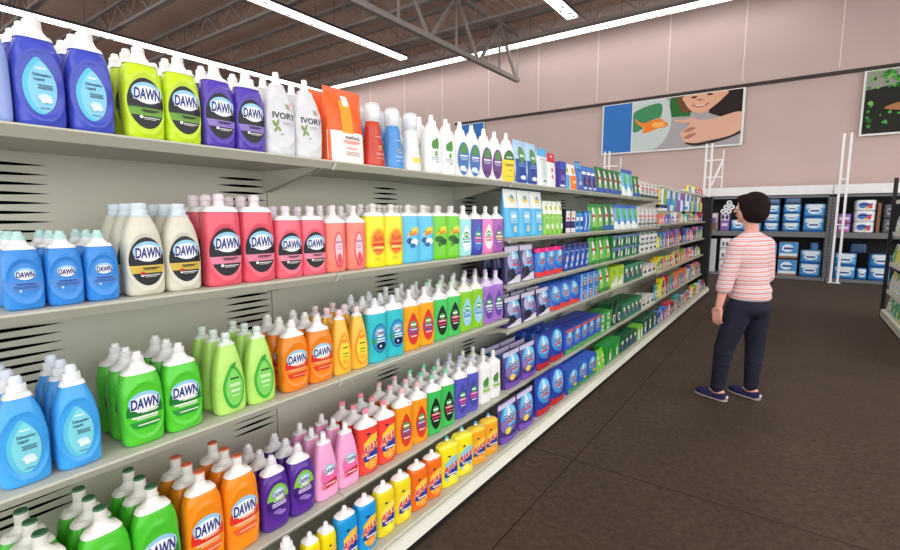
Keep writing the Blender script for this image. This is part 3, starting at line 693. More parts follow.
palm('palm_plum', (166, 94, 178), (140, 80, 160), (210, 190, 80), 'plum purple dish soap bottle', .11, .266, dot=(70, 70, 120))
# third shelf
bottle('store_blue', P_STORE, CAP_STORE, NOZ_STORE, .095, .07, .258, (66, 164, 238), (240, 244, 250), (222, 232, 246), store_art((128, 216, 232), (22, 40, 90)), 'bright blue dishwashing liquid bottle', RID)
bottle('dawn_green', P_DAWN, CAP_DAWN, NOZ_DAWN, .106, .072, .256, (84, 202, 54), (240, 238, 238), (236, 236, 236), A_light((22, 120, 50), (44, 150, 60)), 'green dish soap bottle with white cap', RID)
bottle('lime_taper', P_TAPER, CAP_TAPER, NOZ_TAPER, .102, .072, .258, (182, 228, 112), (226, 234, 226), (214, 226, 218), [tear((60, 176, 60), .05, .34, .70, .28), tear((130, 214, 96), .08, .33, .56, .23), leaf(-.05, .56, .5, .4, (40, 150, 50)), ('R', .12, .44, .3, .01, (40, 60, 40)), ('R', .1, .36, .36, .02, (200, 236, 180)), ('R', .12, .29, .3, .014, (220, 244, 210)), ('R', .1, .23, .25, .008, (200, 236, 180))], 'pale lime tapered dish soap bottle')
bottle('dawn_orange', P_DAWN, CAP_DAWN, NOZ_DAWN, .110, .072, .256, (246, 134, 34), (242, 242, 240), (240, 240, 236), A_light((212, 46, 40), (222, 60, 44), (250, 176, 120)), 'orange dish soap bottle with red label', RID)
bottle('yellow_taper', P_TAPER, CAP_TAPER, NOZ_TAPER, .090, .07, .256, (252, 186, 62), (240, 234, 236), (240, 214, 218), [tear((248, 146, 36), .05, .36, .72, .28), tear((254, 214, 60), .1, .35, .58, .24), ('E', .1, .52, .3, .03, (246, 140, 40)), ('R', .14, .42, .3, .01, (90, 90, 40)), ('R', .12, .33, .3, .014, (140, 180, 60)), ('R', .12, .28, .3, .01, (190, 160, 40)), ('E', .1, .2, .3, .04, (250, 176, 50))], 'yellow orange tapered dish soap bottle')
bottle('dawn_teal', P_SUN, CAP_DAWN, NOZ_DAWN, .105, .072, .275, (56, 192, 204), (236, 240, 244), (226, 234, 240), [('E', .1, .38, .72, .23, (28, 96, 150)), ('E', .1, .38, .66, .21, (60, 150, 200))] + dawn_word(.1, .46, .8, .06) + [leaf(-.5, .3, .9, .4, (60, 160, 60)), leaf(-.5, .3, 1.8, .3, (60, 160, 60)), ('R', .16, .37, .4, .012, (220, 240, 250)), ('R', .16, .33, .4, .008, (220, 240, 250)), ('E', .2, .26, .46, .06, (20, 40, 70)), ('E', .1, .26, .1, .02, (220, 235, 240))], 'teal dish soap bottle with round blue label')
palm('palm_orange', (254, 170, 36), (214, 54, 48), (70, 80, 160), 'amber dish soap bottle with red teardrop label', dot=(60, 66, 150))
palm('palm_green', (78, 200, 104), (26, 40, 30), (206, 60, 100), 'mint green dish soap bottle with black teardrop', nozc=(200, 236, 214), dot=(214, 70, 110))
palm('palm_lime', (138, 202, 46), (150, 206, 226), (70, 140, 190), 'leaf green dish soap bottle, light blue label', H=.297, capc=(238, 238, 220), dot=(60, 66, 150))
palm('palm_purple', (164, 116, 200), (96, 70, 160), (190, 220, 200), 'lavender dish soap bottle with dark teardrop label', H=.30, capc=(212, 196, 232), nozc=(226, 214, 238), dot=(60, 66, 150))
# fourth shelf
bottle('dawn_green_big', P_TALL, CAP_TALL, NOZ_TALL, .122, .08, .335, (78, 196, 50), (240, 240, 232), (64, 124, 84), A_light((22, 120, 50), (44, 150, 60)), 'large green dish soap bottle', RID)
bottle('dawn_orange_big', P_TALL, CAP_TALL, NOZ_TALL, .119, .08, .318, (252, 142, 28), (242, 240, 234), (232, 122, 84), A_light((226, 48, 38), (236, 96, 50), (252, 200, 160)), 'large orange dish soap bottle', RID)
bottle('dawn_plum', P_DAWN, CAP_DAWN, NOZ_DAWN, .108, .075, .265, (86, 44, 148), (236, 236, 240), (228, 228, 234), [('E', .05, .40, .78, .24, (132, 196, 70), .1, 1.0), ('E', .05, .40, .78, .24, (74, 36, 132), -.95, .12)] + dawn_word(.05, .50, .78, .07) + [('R', .05, .42, .4, .012, (190, 220, 150)), ('R', .05, .38, .5, .01, (210, 196, 232)), ('R', .05, .35, .5, .01, (210, 196, 232)), ('E', -.1, .27, .3, .03, (140, 110, 190)), ('E', .2, .24, .3, .03, (150, 120, 200)), ('E', -.62, .36, .1, .08, (60, 30, 104))], 'dark purple dish soap bottle', RID)
bottle('dawn_blush', P_TAPER, CAP_IVORY, NOZ_IVORY, .110, .072, .265, (246, 168, 210), (240, 238, 242), (236, 234, 238), [('E', .1, .36, .72, .2, (236, 110, 170), -.6, .6)] + dawn_word(.1, .44, .82, .07) + [('P', [(-.45, .27), (.6, .31), (.7, .26), (.58, .21), (-.45, .18), (-.3, .225)], (196, 40, 56)), ('R', .1, .245, .4, .012, (240, 200, 210)), ('E', -.5, .22, .12, .04, (240, 120, 150))], 'blush pink dish soap bottle')
def ajax(key, c, desc, W=.112, H=.274, fruit=(246, 150, 50), ban=(40, 60, 150), capc=WHITE, top=(244, 200, 60), noz=(240, 240, 240), p=P_PALM, cp=CAP_PALM, nz=NOZ_PALM):
    bottle(key, p, cp, nz, W, .074, H, c, capc, noz, [('P', [(-.55, .5), (.1, .6), (.72, .62), (.72, .3), (.5, .1), (-.1, .08), (-.5, .16)], top), ('P', [(-.6, .3), (.7, .42), (.72, .28), (.2, .2), (-.58, .22)], ban), ('E', .1, .16, .42, .085, fruit), ('E', .1, .16, .26, .05, tuple(min(255, x + 30) for x in fruit)),
           ('T', 'AJAX', .04, .40, 1.4, .16, (248, 248, 248), .07, .28, .2), ('T', 'AJAX', .04, .40, 1.4, .16, (214, 36, 40), .035, .28, .2), ('R', .1, .27, .45, .012, (230, 234, 245)), ('E', -.15, .64, .16, .018, (30, 34, 90))], desc)
ajax('ajax_red', (244, 74, 62), 'red dish soap bottle with citrus label', H=.283, capc=(246, 240, 242), noz=(246, 150, 170))
palm('palm_amber', (252, 156, 36), (206, 60, 36), (70, 80, 160), 'orange dish soap bottle with pink spout', nozc=(244, 190, 196), H=.302, dot=(60, 66, 150))
palm('palm_emerald', (64, 188, 92), (24, 36, 28), (206, 60, 100), 'emerald dish soap bottle with black teardrop label', nozc=(130, 210, 170), H=.306, dot=(214, 70, 110))
palm('palm_indigo', (88, 92, 190), (70, 70, 160), (220, 70, 150), 'indigo dish soap bottle with green tip label', nozc=(190, 206, 236), H=.306, dot=(220, 70, 150))
bottle('eco_plain', P_PALM, CAP_PALM, NOZ_PALM, .112, .072, .292, (242, 243, 242), WHITE, WHITE, [blob(.36), ('R', .05, .34, .4, .01, (110, 170, 80)), ('R', .05, .28, .5, .03, (150, 196, 90)), ('R', .05, .22, .4, .004, (150, 150, 150))], 'plain white dish soap bottle with green leaf')
# bottom shelf
ajax('ajax_blue', (30, 150, 216), 'blue cleaner bottle', .103, .229, p=P_AJAX, cp=CAP_AJAX, nz=NOZ_AJAX)
ajax('ajax_yellow', (240, 214, 36), 'yellow cleaner bottle', .105, .232, fruit=(246, 224, 50), p=P_AJAX, cp=CAP_AJAX, nz=NOZ_AJAX, top=(250, 232, 90))
ajax('ajax_orange', (242, 112, 32), 'orange cleaner bottle', .109, .23, p=P_AJAX, cp=CAP_AJAX, nz=NOZ_AJAX)
ajax('ajax_lemon', (254, 228, 34), 'lemon yellow cleaner bottle with teal spout', .130, .25, fruit=(250, 232, 70), p=P_SUN, cp=CAP_SUN, nz=NOZ_AJAX, top=(140, 206, 226), noz=(70, 176, 180), capc=(250, 230, 70))
ajax('ajax_mango', (250, 166, 40), 'mango orange cleaner bottle with yellow shoulder', .130, .23, p=P_SUN, cp=CAP_SUN, nz=NOZ_AJAX, noz=(80, 150, 190), capc=(252, 200, 60))
ajax('yellow_tall', (250, 222, 20), 'slim yellow cleaner bottle', .070, .215, fruit=(240, 200, 40), p=P_AJAX, cp=CAP_AJAX, nz=NOZ_AJAX)
bottle('plum_cap', P_STORE, CAP_STORE, NOZ_STORE, .10, .075, .25, (78, 44, 132), (240, 240, 246), (240, 240, 246), [], 'dark purple cleaner bottle with white dome cap')
# packs of the middle sections
def finish_art(low, dark=True):
    a = [('E', 0, .60, .86, .32, (56, 150, 220)), ('E', .05, .64, .66, .24, (120, 200, 238)), ('P', [(-.3, .55), (0, .92), (.3, .6), (.1, .7)], (224, 240, 250))]
    a += [('T', 'Finish', 0, .61, 1.15, .19, (246, 248, 252), .075, .06, .15), ('T', 'Finish', 0, .61, 1.15, .19, (24, 46, 130), .03, .06, .15)]
    a += [('R', 0, .49, .5, .022, (220, 52, 60)), ('E', .15, .34, .2, .09, (60, 150, 220)), ('E', .15, .35, .09, .045, (216, 40, 50))]
    if low == 'silver': a += [('R', 0, .92, .97, .07, (206, 202, 222)), ('E', -.55, .62, .3, .2, (176, 168, 206)), ('E', .62, .45, .26, .2, (120, 108, 168)), ('P', [(-.95, .02), (.95, .02), (.95, .2), (.4, .24), (-.2, .18), (-.9, .06)], (214, 212, 222)), ('E', -.45, .27, .42, .14, (30, 26, 44))]
    elif low == 'purple': a += [('E', -.6, .45, .3, .16, (130, 112, 178)), ('R', 0, .93, .97, .06, (196, 190, 220)), ('P', [(-.95, .02), (.95, .02), (.95, .2), (.2, .14), (-.95, .2)], (120, 80, 180)), ('E', -.3, .3, .3, .08, (244, 214, 90))]
    else: a += [('P', [(-.96, .02), (.96, .02), (.96, .22), (.2, .16), (-.96, .2)], low)]
    return a
pack('fin_black', .20, .07, .19, (60, 48, 106), finish_art('silver'), 'dark purple dishwasher tablet pouch with silver base')
pack('fin_jar', .185, .07, .235, (56, 50, 100), finish_art('silver'), 'black dishwasher tablet pouch with silver base')
pack('fin_purple', .22, .07, .235, (74, 58, 124), finish_art('purple'), 'violet dishwasher tablet pouch')
pack('fin_red', .19, .07, .195, (46, 92, 196), finish_art((222, 66, 56)), 'blue dishwasher tablet pouch with red base')
pack('fin_crimson', .23, .07, .255, (40, 62, 160), finish_art((186, 40, 48)), 'dark blue dishwasher tablet pouch with crimson base')
bottle('fin_gel', P_TUB, CAP_TUB, None, .15, .07, .20, (60, 110, 206), (232, 28, 128), None, finish_art((226, 60, 60)), 'blue dishwasher gel bottle with magenta cap', name='gel_bottle')
sbox('bundle', .085, .06, .17, (150, 120, 190), [('R', 0, .75, .7, .1, (220, 214, 232)), ('R', 0, .4, .7, .1, (90, 66, 140)), ('R', 0, .15, .7, .05, (206, 200, 226))], 'small lilac tablet box')
pack('tall_blue', .175, .08, .293, (82, 184, 234), [('R', 0, .80, .99, .19, (240, 244, 242)), ('E', 0, .80, .4, .08, (238, 220, 110)), ('E', .1, .84, .2, .05, (90, 170, 220)), ('R', 0, .44, .5, .10, (150, 212, 240)), ('R', 0, .44, .36, .03, (235, 246, 250)), ('E', .1, .17, .2, .07, (244, 240, 210)), ('E', .1, .17, .1, .035, (240, 190, 80)), ('R', 0, .31, .5, .008, (230, 244, 250))] + [('E', -.8 + .2 * i, .64 + .03 * (i % 3), .06, .02, (235, 244, 248)) for i in range(9)], 'tall light blue and white pouch')
pack('lime_small', .078, .06, .235, (136, 204, 66), [('R', 0, .80, .98, .19, (240, 244, 236)), ('E', 0, .78, .5, .08, (232, 214, 90)), ('E', .1, .8, .25, .05, (100, 170, 80)), ('R', 0, .46, .1, .2, (196, 232, 150)), ('E', 0, .24, .5, .09, (240, 246, 226)), ('R', 0, .5, .5, .03, (196, 232, 150))], 'slim lime and white pouch')
sbox('dark_small', .098, .06, .178, (40, 36, 74), [('R', 0, .72, .8, .22, (238, 238, 240)), ('E', .2, .8, .3, .07, (240, 190, 60)), ('R', 0, .62, .5, .05, (200, 50, 70)), ('E', 0, .4, .6, .12, (84, 60, 130)), ('R', 0, .12, .9, .1, (226, 222, 230))], 'small black and white rinse aid box')
bottle('rinse', P_TUB, CAP_TUB, None, .084, .06, .178, (58, 140, 204), (34, 96, 74), None, [('R', 0, .6, .7, .08, (226, 238, 246)), ('R', 0, .38, .7, .06, (30, 60, 130)), ('R', 0, .2, .7, .05, (180, 215, 240))], 'small blue rinse aid bottle with dark green cap', name='rinse_aid_bottle')
sbox('blue_slim', .08, .06, .17, (44, 108, 200), [('P', [(-.6, .1), (.2, .5), (-.2, .9), (.4, .9), (.8, .5), (0, .1)], (210, 230, 244)), ('R', 0, .85, .8, .06, (110, 170, 230))], 'slim blue box with white zigzag')
pack('casc_lime', .165, .07, .232, (84, 178, 62), rocket() + [('R', 0, .94, .98, .06, (46, 150, 66)), ('E', .45, .3, .3, .14, (180, 220, 80)), ('R', 0, .07, .96, .05, (50, 130, 60))], 'bright green detergent pouch with white peak')
pack('casc_green', .165, .07, .238, (34, 116, 58), rocket() + [('R', 0, .95, .98, .05, (46, 140, 70)), ('R', 0, .12, .96, .07, (50, 100, 176))], 'deep green detergent pouch with white peak')
pack('casc_blue', .205, .07, .242, (108, 176, 216), [('R', 0, .16, .97, .16, (238, 242, 240)), ('E', .1, .62, .5, .22, (96, 196, 100)), ('E', .2, .5, .2, .1, (60, 140, 70)), ('R', 0, .93, .98, .06, (60, 110, 200)), ('E', .1, .28, .4, .08, (70, 130, 206))], 'light blue pouch with green leaf')
pack('grey_tall', .16, .07, .232, (214, 210, 208), [('R', 0, .55, .8, .04, (206, 66, 80)), ('R', 0, .18, .9, .05, (70, 96, 80)), ('R', 0, .8, .7, .05, (180, 176, 176)), ('R', 0, .36, .7, .07, (170, 164, 168)), ('R', 0, .07, .8, .03, (150, 144, 150))], 'tall pale grey bag', prof=P_BAG)
bottle('navy_gel', P_TUB, CAP_TUB, None, .112, .07, .205, (40, 62, 150), (30, 34, 104), None, [('P', [(-.8, .1), (.0, .1), (.8, .62), (.8, .74), (-.2, .6)], (86, 140, 214)), ('E', 0, .45, .4, .1, (214, 226, 242)), ('E', .1, .45, .14, .05, (214, 60, 70)), ('R', 0, .72, .7, .03, (120, 150, 216)), ('E', -.3, .2, .3, .06, (190, 210, 236))], 'navy dishwasher gel bottle with navy cap', name='gel_bottle')
sbox('green_case', .25, .12, .115, (30, 128, 62), [('R', 0, .88, .98, .1, (110, 120, 190)), ('E', -.5, .4, .2, .3, (226, 236, 230)), ('E', .3, .45, .2, .3, (60, 60, 70)), ('P', [(.55, .2), (.7, .85), (.9, .85), (.9, .2)], (238, 242, 240))], 'green detergent tub box')
sbox('white_case', .168, .12, .115, (232, 232, 230), [('R', 0, .90, .98, .1, (40, 120, 70)), ('R', 0, .36, .7, .10, (46, 44, 50)), ('R', 0, .12, .6, .03, (180, 180, 180))], 'white box with dark green top stripe')
sbox('blue_case', .145, .13, .108, (64, 122, 210), [('P', [(-.95, .03), (-.4, .03), (-.4, .97), (-.95, .97)], (150, 200, 240)), ('R', .3, .55, .4, .14, (226, 234, 246)), ('R', .3, .55, .3, .07, (30, 50, 130)), ('E', .4, .22, .3, .12, (244, 190, 60)), ('R', .3, .36, .4, .04, (214, 60, 60))], 'light blue tablet box')
sbox('lime_box', .205, .12, .205, (180, 218, 62), [('P', [(-.95, .03), (.95, .03), (.95, .5), (-.95, .2)], (238, 244, 232)), ('E', -.2, .72, .4, .12, (140, 200, 50)), ('P', [(-.5, .3), (.2, .55), (.6, .5), (0, .2)], (210, 226, 190))], 'lime green and white box')
bottle_strip = lambda k: sum([[('E', -.9 + (i + .5) * 1.8 / k, .42, .5 / k, .28, (60, 90, 170)), ('E', -.9 + (i + .5) * 1.8 / k, .68, .4 / k, .14, (240, 244, 240)), ('E', -.9 + (i + .5) * 1.8 / k, .52, .35 / k, .05, (214, 70, 60))] for i in range(k)], [])
sbox('dark_green_box', .185, .25, .185, (46, 128, 84), bottle_strip(1) + [('E', .5, .4, .2, .16, (244, 214, 90)), ('R', 0, .95, .98, .05, (70, 156, 110))], 'dark green detergent carton with picture of a bottle')
sbox('dark_green_low', .155, .25, .17, (46, 128, 84), [('E', .55, .45, .2, .2, (244, 214, 90))] + bottle_strip(1) + [('R', 0, .95, .98, .05, (60, 150, 100))], 'dark green detergent carton with small bottle picture')
sbox('white_low', .17, .20, .115, (234, 234, 232), [('R', 0, .86, .9, .08, (200, 190, 196)), ('R', 0, .34, .75, .12, (50, 48, 54)), ('E', 0, .62, .3, .09, (214, 120, 130))], 'low white carton with black print')
sbox('fin_box', .17, .12, .195, (66, 90, 200), finish_art((90, 180, 80)) + [('R', 0, .94, .8, .05, (240, 110, 50))], 'blue dishwasher tablet box with green base')
sbox('fin_box_low', .205, .20, .185, (52, 96, 196), finish_art((60, 150, 90)) + [('E', .4, .26, .3, .06, (244, 196, 60))], 'blue and green dishwasher tablet box')
sbox('leaf_box', .155, .16, .09, (70, 176, 76), [('R', -.4, .5, .5, .35, (206, 232, 200)), ('E', .5, .5, .3, .3, (40, 140, 60)), ('R', -.4, .5, .3, .06, (60, 140, 70))], 'fresh green carton with pale label')
bottle('dark_green_bottle', P_TAPER, CAP_TAPER, NOZ_TAPER, .15, .08, .225, (22, 70, 42), (24, 60, 40), (24, 60, 40), [('E', 0, .32, .6, .2, (226, 236, 230)), ('E', 0, .3, .4, .12, (60, 100, 180)), ('R', 0, .4, .4, .03, (214, 60, 60))], 'dark green detergent gel bottle', name='gel_bottle')
pack('lime_pouch', .115, .07, .17, (120, 204, 56), [('E', 0, .55, .5, .2, (200, 232, 140)), ('E', 0, .4, .3, .14, (240, 244, 236)), ('R', 0, .5, .3, .05, (214, 66, 60))], 'lime green detergent pouch')
sbox('green_tall', .205, .12, .175, (38, 150, 62), [('E', .1, .42, .3, .3, (150, 206, 70)), ('R', .1, .3, .22, .2, (240, 244, 236))], 'tall green box with white bottle picture')
sbox('forest_box', .15, .12, .14, (24, 92, 56), bottle_strip(1), 'forest green box with small bottle picture')
sbox('half_box', .12, .12, .14, (120, 196, 66), [('R', .4, .4, .5, .36, (244, 246, 240)), ('E', -.2, .7, .3, .15, (240, 220, 60))], 'lime box with white panel')
sbox('rocket_box', .215, .12, .165, (22, 84, 52), [('E', 0, .48, .34, .4, (240, 242, 240)), ('E', 0, .6, .18, .1, (220, 80, 90)), ('R', 0, .12, .6, .08, (60, 120, 200))], 'dark green box with large white emblem')

PROTO = {}
def proto(key):
    if key in PROTO: return PROTO[key]
    k = KINDS[key]; W, D, H = k['W'], k['D'], k['H']; out = {}
    if k['t'] == 'b':
        so = Solid(k['prof'], W, D, H, k['n'], k['ridge'])
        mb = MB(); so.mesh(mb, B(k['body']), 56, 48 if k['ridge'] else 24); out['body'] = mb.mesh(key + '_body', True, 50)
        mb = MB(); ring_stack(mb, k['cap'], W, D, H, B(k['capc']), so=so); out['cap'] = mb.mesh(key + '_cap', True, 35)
        if k['noz']:
            mb = MB(); nz_ = k['noz']
            if key.startswith(('dawn_green_big', 'dawn_orange_big')):
                ring_stack(mb, nz_[:-1], W, D, H, C((238, 238, 230))); ring_stack(mb, [(nz_[-2][0] - .001, nz_[-2][1] + .02, 1), (1.004, nz_[-2][1] - .02, 1)], W, D, H, C(k['nozc']))
            elif key.startswith(('palm', 'ajax')):
                ring_stack(mb, nz_[:-3], W, D, H, C((238, 238, 238))); ring_stack(mb, nz_[-4:], W, D, H, C(k['nozc']))
            else: ring_stack(mb, nz_, W, D, H, C(k['nozc']))
            out['nozzle'] = mb.mesh(key + '_nozzle', True, 35)
        out['depth'] = D
        surf = so.front
    elif k['shape'] == 'pouch':
        so = Solid(k['prof'], W, D, H, k['n']); mb = MB(); so.mesh(mb, F(k['body']), 40, 24); out['body'] = mb.mesh(key + '_pouch', True, 50); surf = so.front
    else:
        mb = MB(); mb.box((0, 0, H / 2), (D, W, H), C(k['body']), 0.0025); out['body'] = mb.mesh(key + '_box')
        surf = lambda u, v: (D / 2, min(max(u, -W / 2 + .002), W / 2 - .002), min(max(v, .002), H - .002))
    if k['art']: out['front_label'] = label_mesh(key + '_label', k['art'], surf, W, H, .0014 if k['t'] == 'p' and k['shape'] == 'pouch' else .0007)
    PROTO[key] = out; return out
def put(key, x, y, z, label, group, rot=0.0):
    k = KINDS[key]; p = proto(key)
    if k['t'] == 'b':
        r = empty(k['name'], (x, y, z)); r.rotation_euler = (0, 0, rot)
        link('body', p['body'], r); c = link('cap', p['cap'], r)
        if 'nozzle' in p: link('nozzle', p['nozzle'], c)
    else:
        r = link(k['name'], p['body'], None, (x, y, z), rot)
    if 'front_label' in p: link('front_label', p['front_label'], r)
    tag(r, label, k['cat'], group); return r
COLW = {1: [''], 2: ['left', 'right'], 3: ['left', 'middle', 'right']}
ROWW = ['at the front', 'second back', 'third back', 'fourth back']
jit = random.Random(11)
def facings(shelf, z, xf, key, y0, y1, ncol=2, rows=3, gap=0.002, stack=1, keys=None):
    pitch = (y1 - y0) / ncol
    for c in range(ncol):
        kk = keys[c] if keys else key
        k = KINDS[kk]; D = k['D']
        group = '%s, %s shelf' % (k['desc'], shelf)
        for r in range(rows):
            for s in range(stack):
                y = y0 + (c + .5) * pitch
                rp = max(D + .0065, .072) if k['t'] == 'b' else D + gap + .002
                x = xf - D / 2 - r * rp
                turn = -math.radians(min(15, max(0, (y - .8) * 14))) if k['t'] == 'b' and k['name'] == 'dish_soap_bottle' else 0.0
                cw = ''
                if ncol > 1 and not keys: cw = COLW[ncol][c] + ' column' if ncol <= 3 else ordn[c] + ' column'
                rw = ROWW[r] if rows > 1 else ''
                sw = '' if stack == 1 else ('lower layer' if s == 0 else 'upper layer')
                lab = k['desc'] + ' on ' + shelf + ' shelf' + ''.join(', ' + w for w in (cw, rw, sw) if w)
                put(kk, x, y, z + .0005 + s * (k['H'] + .001), lab, group, turn + (jit.uniform(-.015, .015) if k['t'] == 'b' else 0.0))
XFR = -1.40
T = 'top'
for key, y0, y1, nc, rows in [('store_pale', .235, .332, 1, 2), ('store_violet', 0.330, 0.528, 2, 4), ('dawn_lime', 0.546, 0.745, 2, 3), ('dawn_violet', 0.748, 0.950, 2, 3),
        ('ivory', 0.953, 1.181, 2, 3), ('orange_pouch', 1.205, 1.40, 1, 2), ('pump_red', 1.41, 1.526, 1, 1), ('pump_blue', 1.53, 1.646, 1, 2), ('pump_clear', 1.65, 1.766, 1, 2),
        ('white_leaf', 1.79, 2.02, 2, 2), ('eco_blue', 2.03, 2.25, 2, 2), ('eco_purple', 2.26, 2.49, 2, 2), ('eco_yellow', 2.50, 2.64, 1, 1), ('eco_pouch', 2.655, 2.97, 2, 1),
        ('white_pouch', 2.972, 3.131, 1, 1), ('red_top_pouch', 3.133, 3.267, 1, 1), ('purple_box', 3.303, 3.431, 1, 1), ('blue_white_pack', 3.432, 3.528, 1, 1), ('orange_white_pack', 3.53, 3.672, 1, 1),
        ('blue_pack', 3.674, 3.781, 1, 1), ('navy_pack', 3.785, 4.112, 3, 1), ('green_pouch', 4.116, 4.872, 5, 1), ('aqua_pouch', 4.875, 5.265, 2, 1), ('green_pouch', 5.268, 5.568, 2, 1), ('grey_bag', 5.57, 6.44, 5, 1)]:
    sh = T
    if key == 'green_pouch' and y0 > 5: sh = 'top'
    if key == 'green_pouch' and y0 > 5:
        KINDS['green_pouch2'] = dict(KINDS['green_pouch'], desc='dark green detergent pouch right of aqua pouches', W=.146); key = 'green_pouch2'
    facings(sh, 1.63, XFR, key, y0, y1, nc, rows)
# a blue pump bottle stands behind the red one
put('pump_blue', XFR - .0425 - .092, 1.468, 1.6305, 'blue pump soap bottle on top shelf behind the red pump bottle', 'blue pump soap bottle with clear cap, top shelf')
for key, y0, y1, nc, rows in [('dawn_blue', .277, .506, 3, 3), ('dawn_cream', 0.519, 0.719, 2, 3), ('dawn_red', 0.733, 0.969, 2, 3), ('dawn_pink', 0.973, 1.181, 2, 3), ('coral', 1.18, 1.39, 2, 3),
        ('sun_yellow', 1.392, 1.612, 2, 3), ('sun_blue', 1.614, 1.832, 2, 3), ('sun_green', 1.834, 2.054, 2, 3), ('palm_teal', 2.056, 2.168, 1, 2), ('palm_navy', 2.170, 2.282, 1, 2), ('palm_pink', 2.284, 2.396, 1, 2), ('palm_plum', 2.398, 2.512, 1, 2)]:
    facings('second', 1.218, XFR, key, y0, y1, nc, rows)
for key, y0, y1, nc, rows in [('store_blue', .232, .440, 2, 3), ('dawn_green', 0.482, 0.698, 2, 3), ('lime_taper', 0.733, 0.949, 2, 3), ('dawn_orange', 0.974, 1.200, 2, 3), ('yellow_taper', 1.203, 1.388, 2, 3),
        ('dawn_teal', 1.390, 1.612, 2, 3), ('palm_orange', 1.614, 1.838, 2, 3), ('palm_green', 1.840, 2.064, 2, 3), ('palm_lime', 2.066, 2.292, 2, 3), ('palm_purple', 2.294, 2.520, 2, 3)]:
    facings('third', .81, XFR, key, y0, y1, nc, rows)
for key, y0, y1, nc, rows in [('dawn_green_big', 0.235, 0.608, 3, 3), ('dawn_orange_big', 0.619, 0.865, 2, 3), ('dawn_plum', 0.872, 1.092, 2, 3), ('dawn_blush', 1.098, 1.320, 2, 3), ('ajax_red', 1.324, 1.549, 2, 3),
        ('palm_amber', 1.555, 1.781, 2, 3), ('palm_emerald', 1.783, 2.011, 2, 3), ('palm_indigo', 2.024, 2.250, 2, 3), ('eco_plain', 2.274, 2.500, 2, 3)]:
    facings('fourth', .335, XFR, key, y0, y1, nc, rows)
XB = -1.29
for key, y0, y1, nc, rows in [('plum_cap', .74, .95, 2, 1), ('yellow_tall', .955, 1.10, 2, 1), ('ajax_blue', 1.102, 1.310, 2, 1), ('ajax_yellow', 1.312, 1.526, 2, 1), ('ajax_orange', 1.530, 1.752, 2, 1),
        ('ajax_lemon', 1.754, 2.016, 2, 1), ('ajax_mango', 2.018, 2.280, 2, 1), ('fin_purple', 2.31, 2.77, 2, 1), ('fin_crimson', 2.80, 3.27, 2, 1), ('fin_box_low', 3.30, 3.94, 3, 1),
        ('lime_pouch', 3.95, 4.19, 2, 1), ('green_tall', 4.20, 4.62, 2, 1), ('forest_box', 4.622, 5.226, 4, 1), ('half_box', 5.23, 5.472, 2, 1), ('rocket_box', 5.476, 6.13, 3, 1)]:
    facings('bottom', BASE, XB, key, y0, y1, nc, rows)
for key, y0, y1, nc, rows, st in [('tall_blue', 2.545, 3.077, 3, 1, 1), ('lime_small', 3.08, 3.41, 4, 1, 1), ('dark_small', 3.44, 3.646, 2, 1, 1), ('rinse', 3.65, 3.824, 2, 1, 1), ('blue_slim', 3.826, 3.99, 2, 1, 1),
        ('casc_lime', 3.995, 4.33, 2, 1, 1), ('casc_green', 4.332, 4.672, 2, 1, 1), ('casc_blue', 4.675, 5.51, 4, 1, 1), ('grey_tall', 5.52, 6.44, 5, 1, 1)]:
    facings('second', 1.30, XFR, key, y0, y1, nc, rows, stack=st)
for key, y0, y1, nc, rows, st in [('fin_jar', 2.56, 2.95, 2, 3, 1), ('fin_gel', 2.97, 3.43, 3, 1, 1), ('navy_gel', 3.44, 4.0, 5, 2, 1), ('casc_lime', 4.005, 4.60, 3, 1, 1), ('green_case', 4.605, 5.61, 4, 1, 2), ('white_case', 5.615, 6.44, 5 if False else 4, 1, 2)]:
    facings('third', 1.01, XFR, key, y0, y1, nc, rows, stack=st)
for key, y0, y1, nc, rows, st in [('fin_black', 2.56, 3.23, 3, 3, 1), ('fin_red', 3.235, 3.80, 3, 2, 1), ('blue_case', 3.803, 4.24, 3, 1, 2), ('casc_lime', 4.243, 4.60, 2, 1, 1), ('lime_box', 4.61, 5.03, 2, 1, 1), ('dark_green_box', 5.035, 5.80, 4, 1, 1), ('white_low', 5.805, 6.44, 4 if False else 3, 1, 1)]:
    facings('fourth', .735, XFR, key, y0, y1, nc, rows, stack=st)
for key, y0, y1, nc, rows, st in [('fin_purple', 2.56, 3.01, 2, 3, 1), ('fin_crimson', 3.02, 3.50, 2, 3, 1), ('fin_box', 3.505, 4.36, 5, 2, 1), ('leaf_box', 4.365, 4.69, 2, 1, 2), ('dark_green_bottle', 4.695, 5.02, 2, 1, 1), ('dark_green_low', 5.025, 5.82, 5, 1, 1), ('white_low', 5.825, 6.44, 3, 1, 1)]:
    facings('fifth', .34, XFR, key, y0, y1, nc, rows, stack=st)

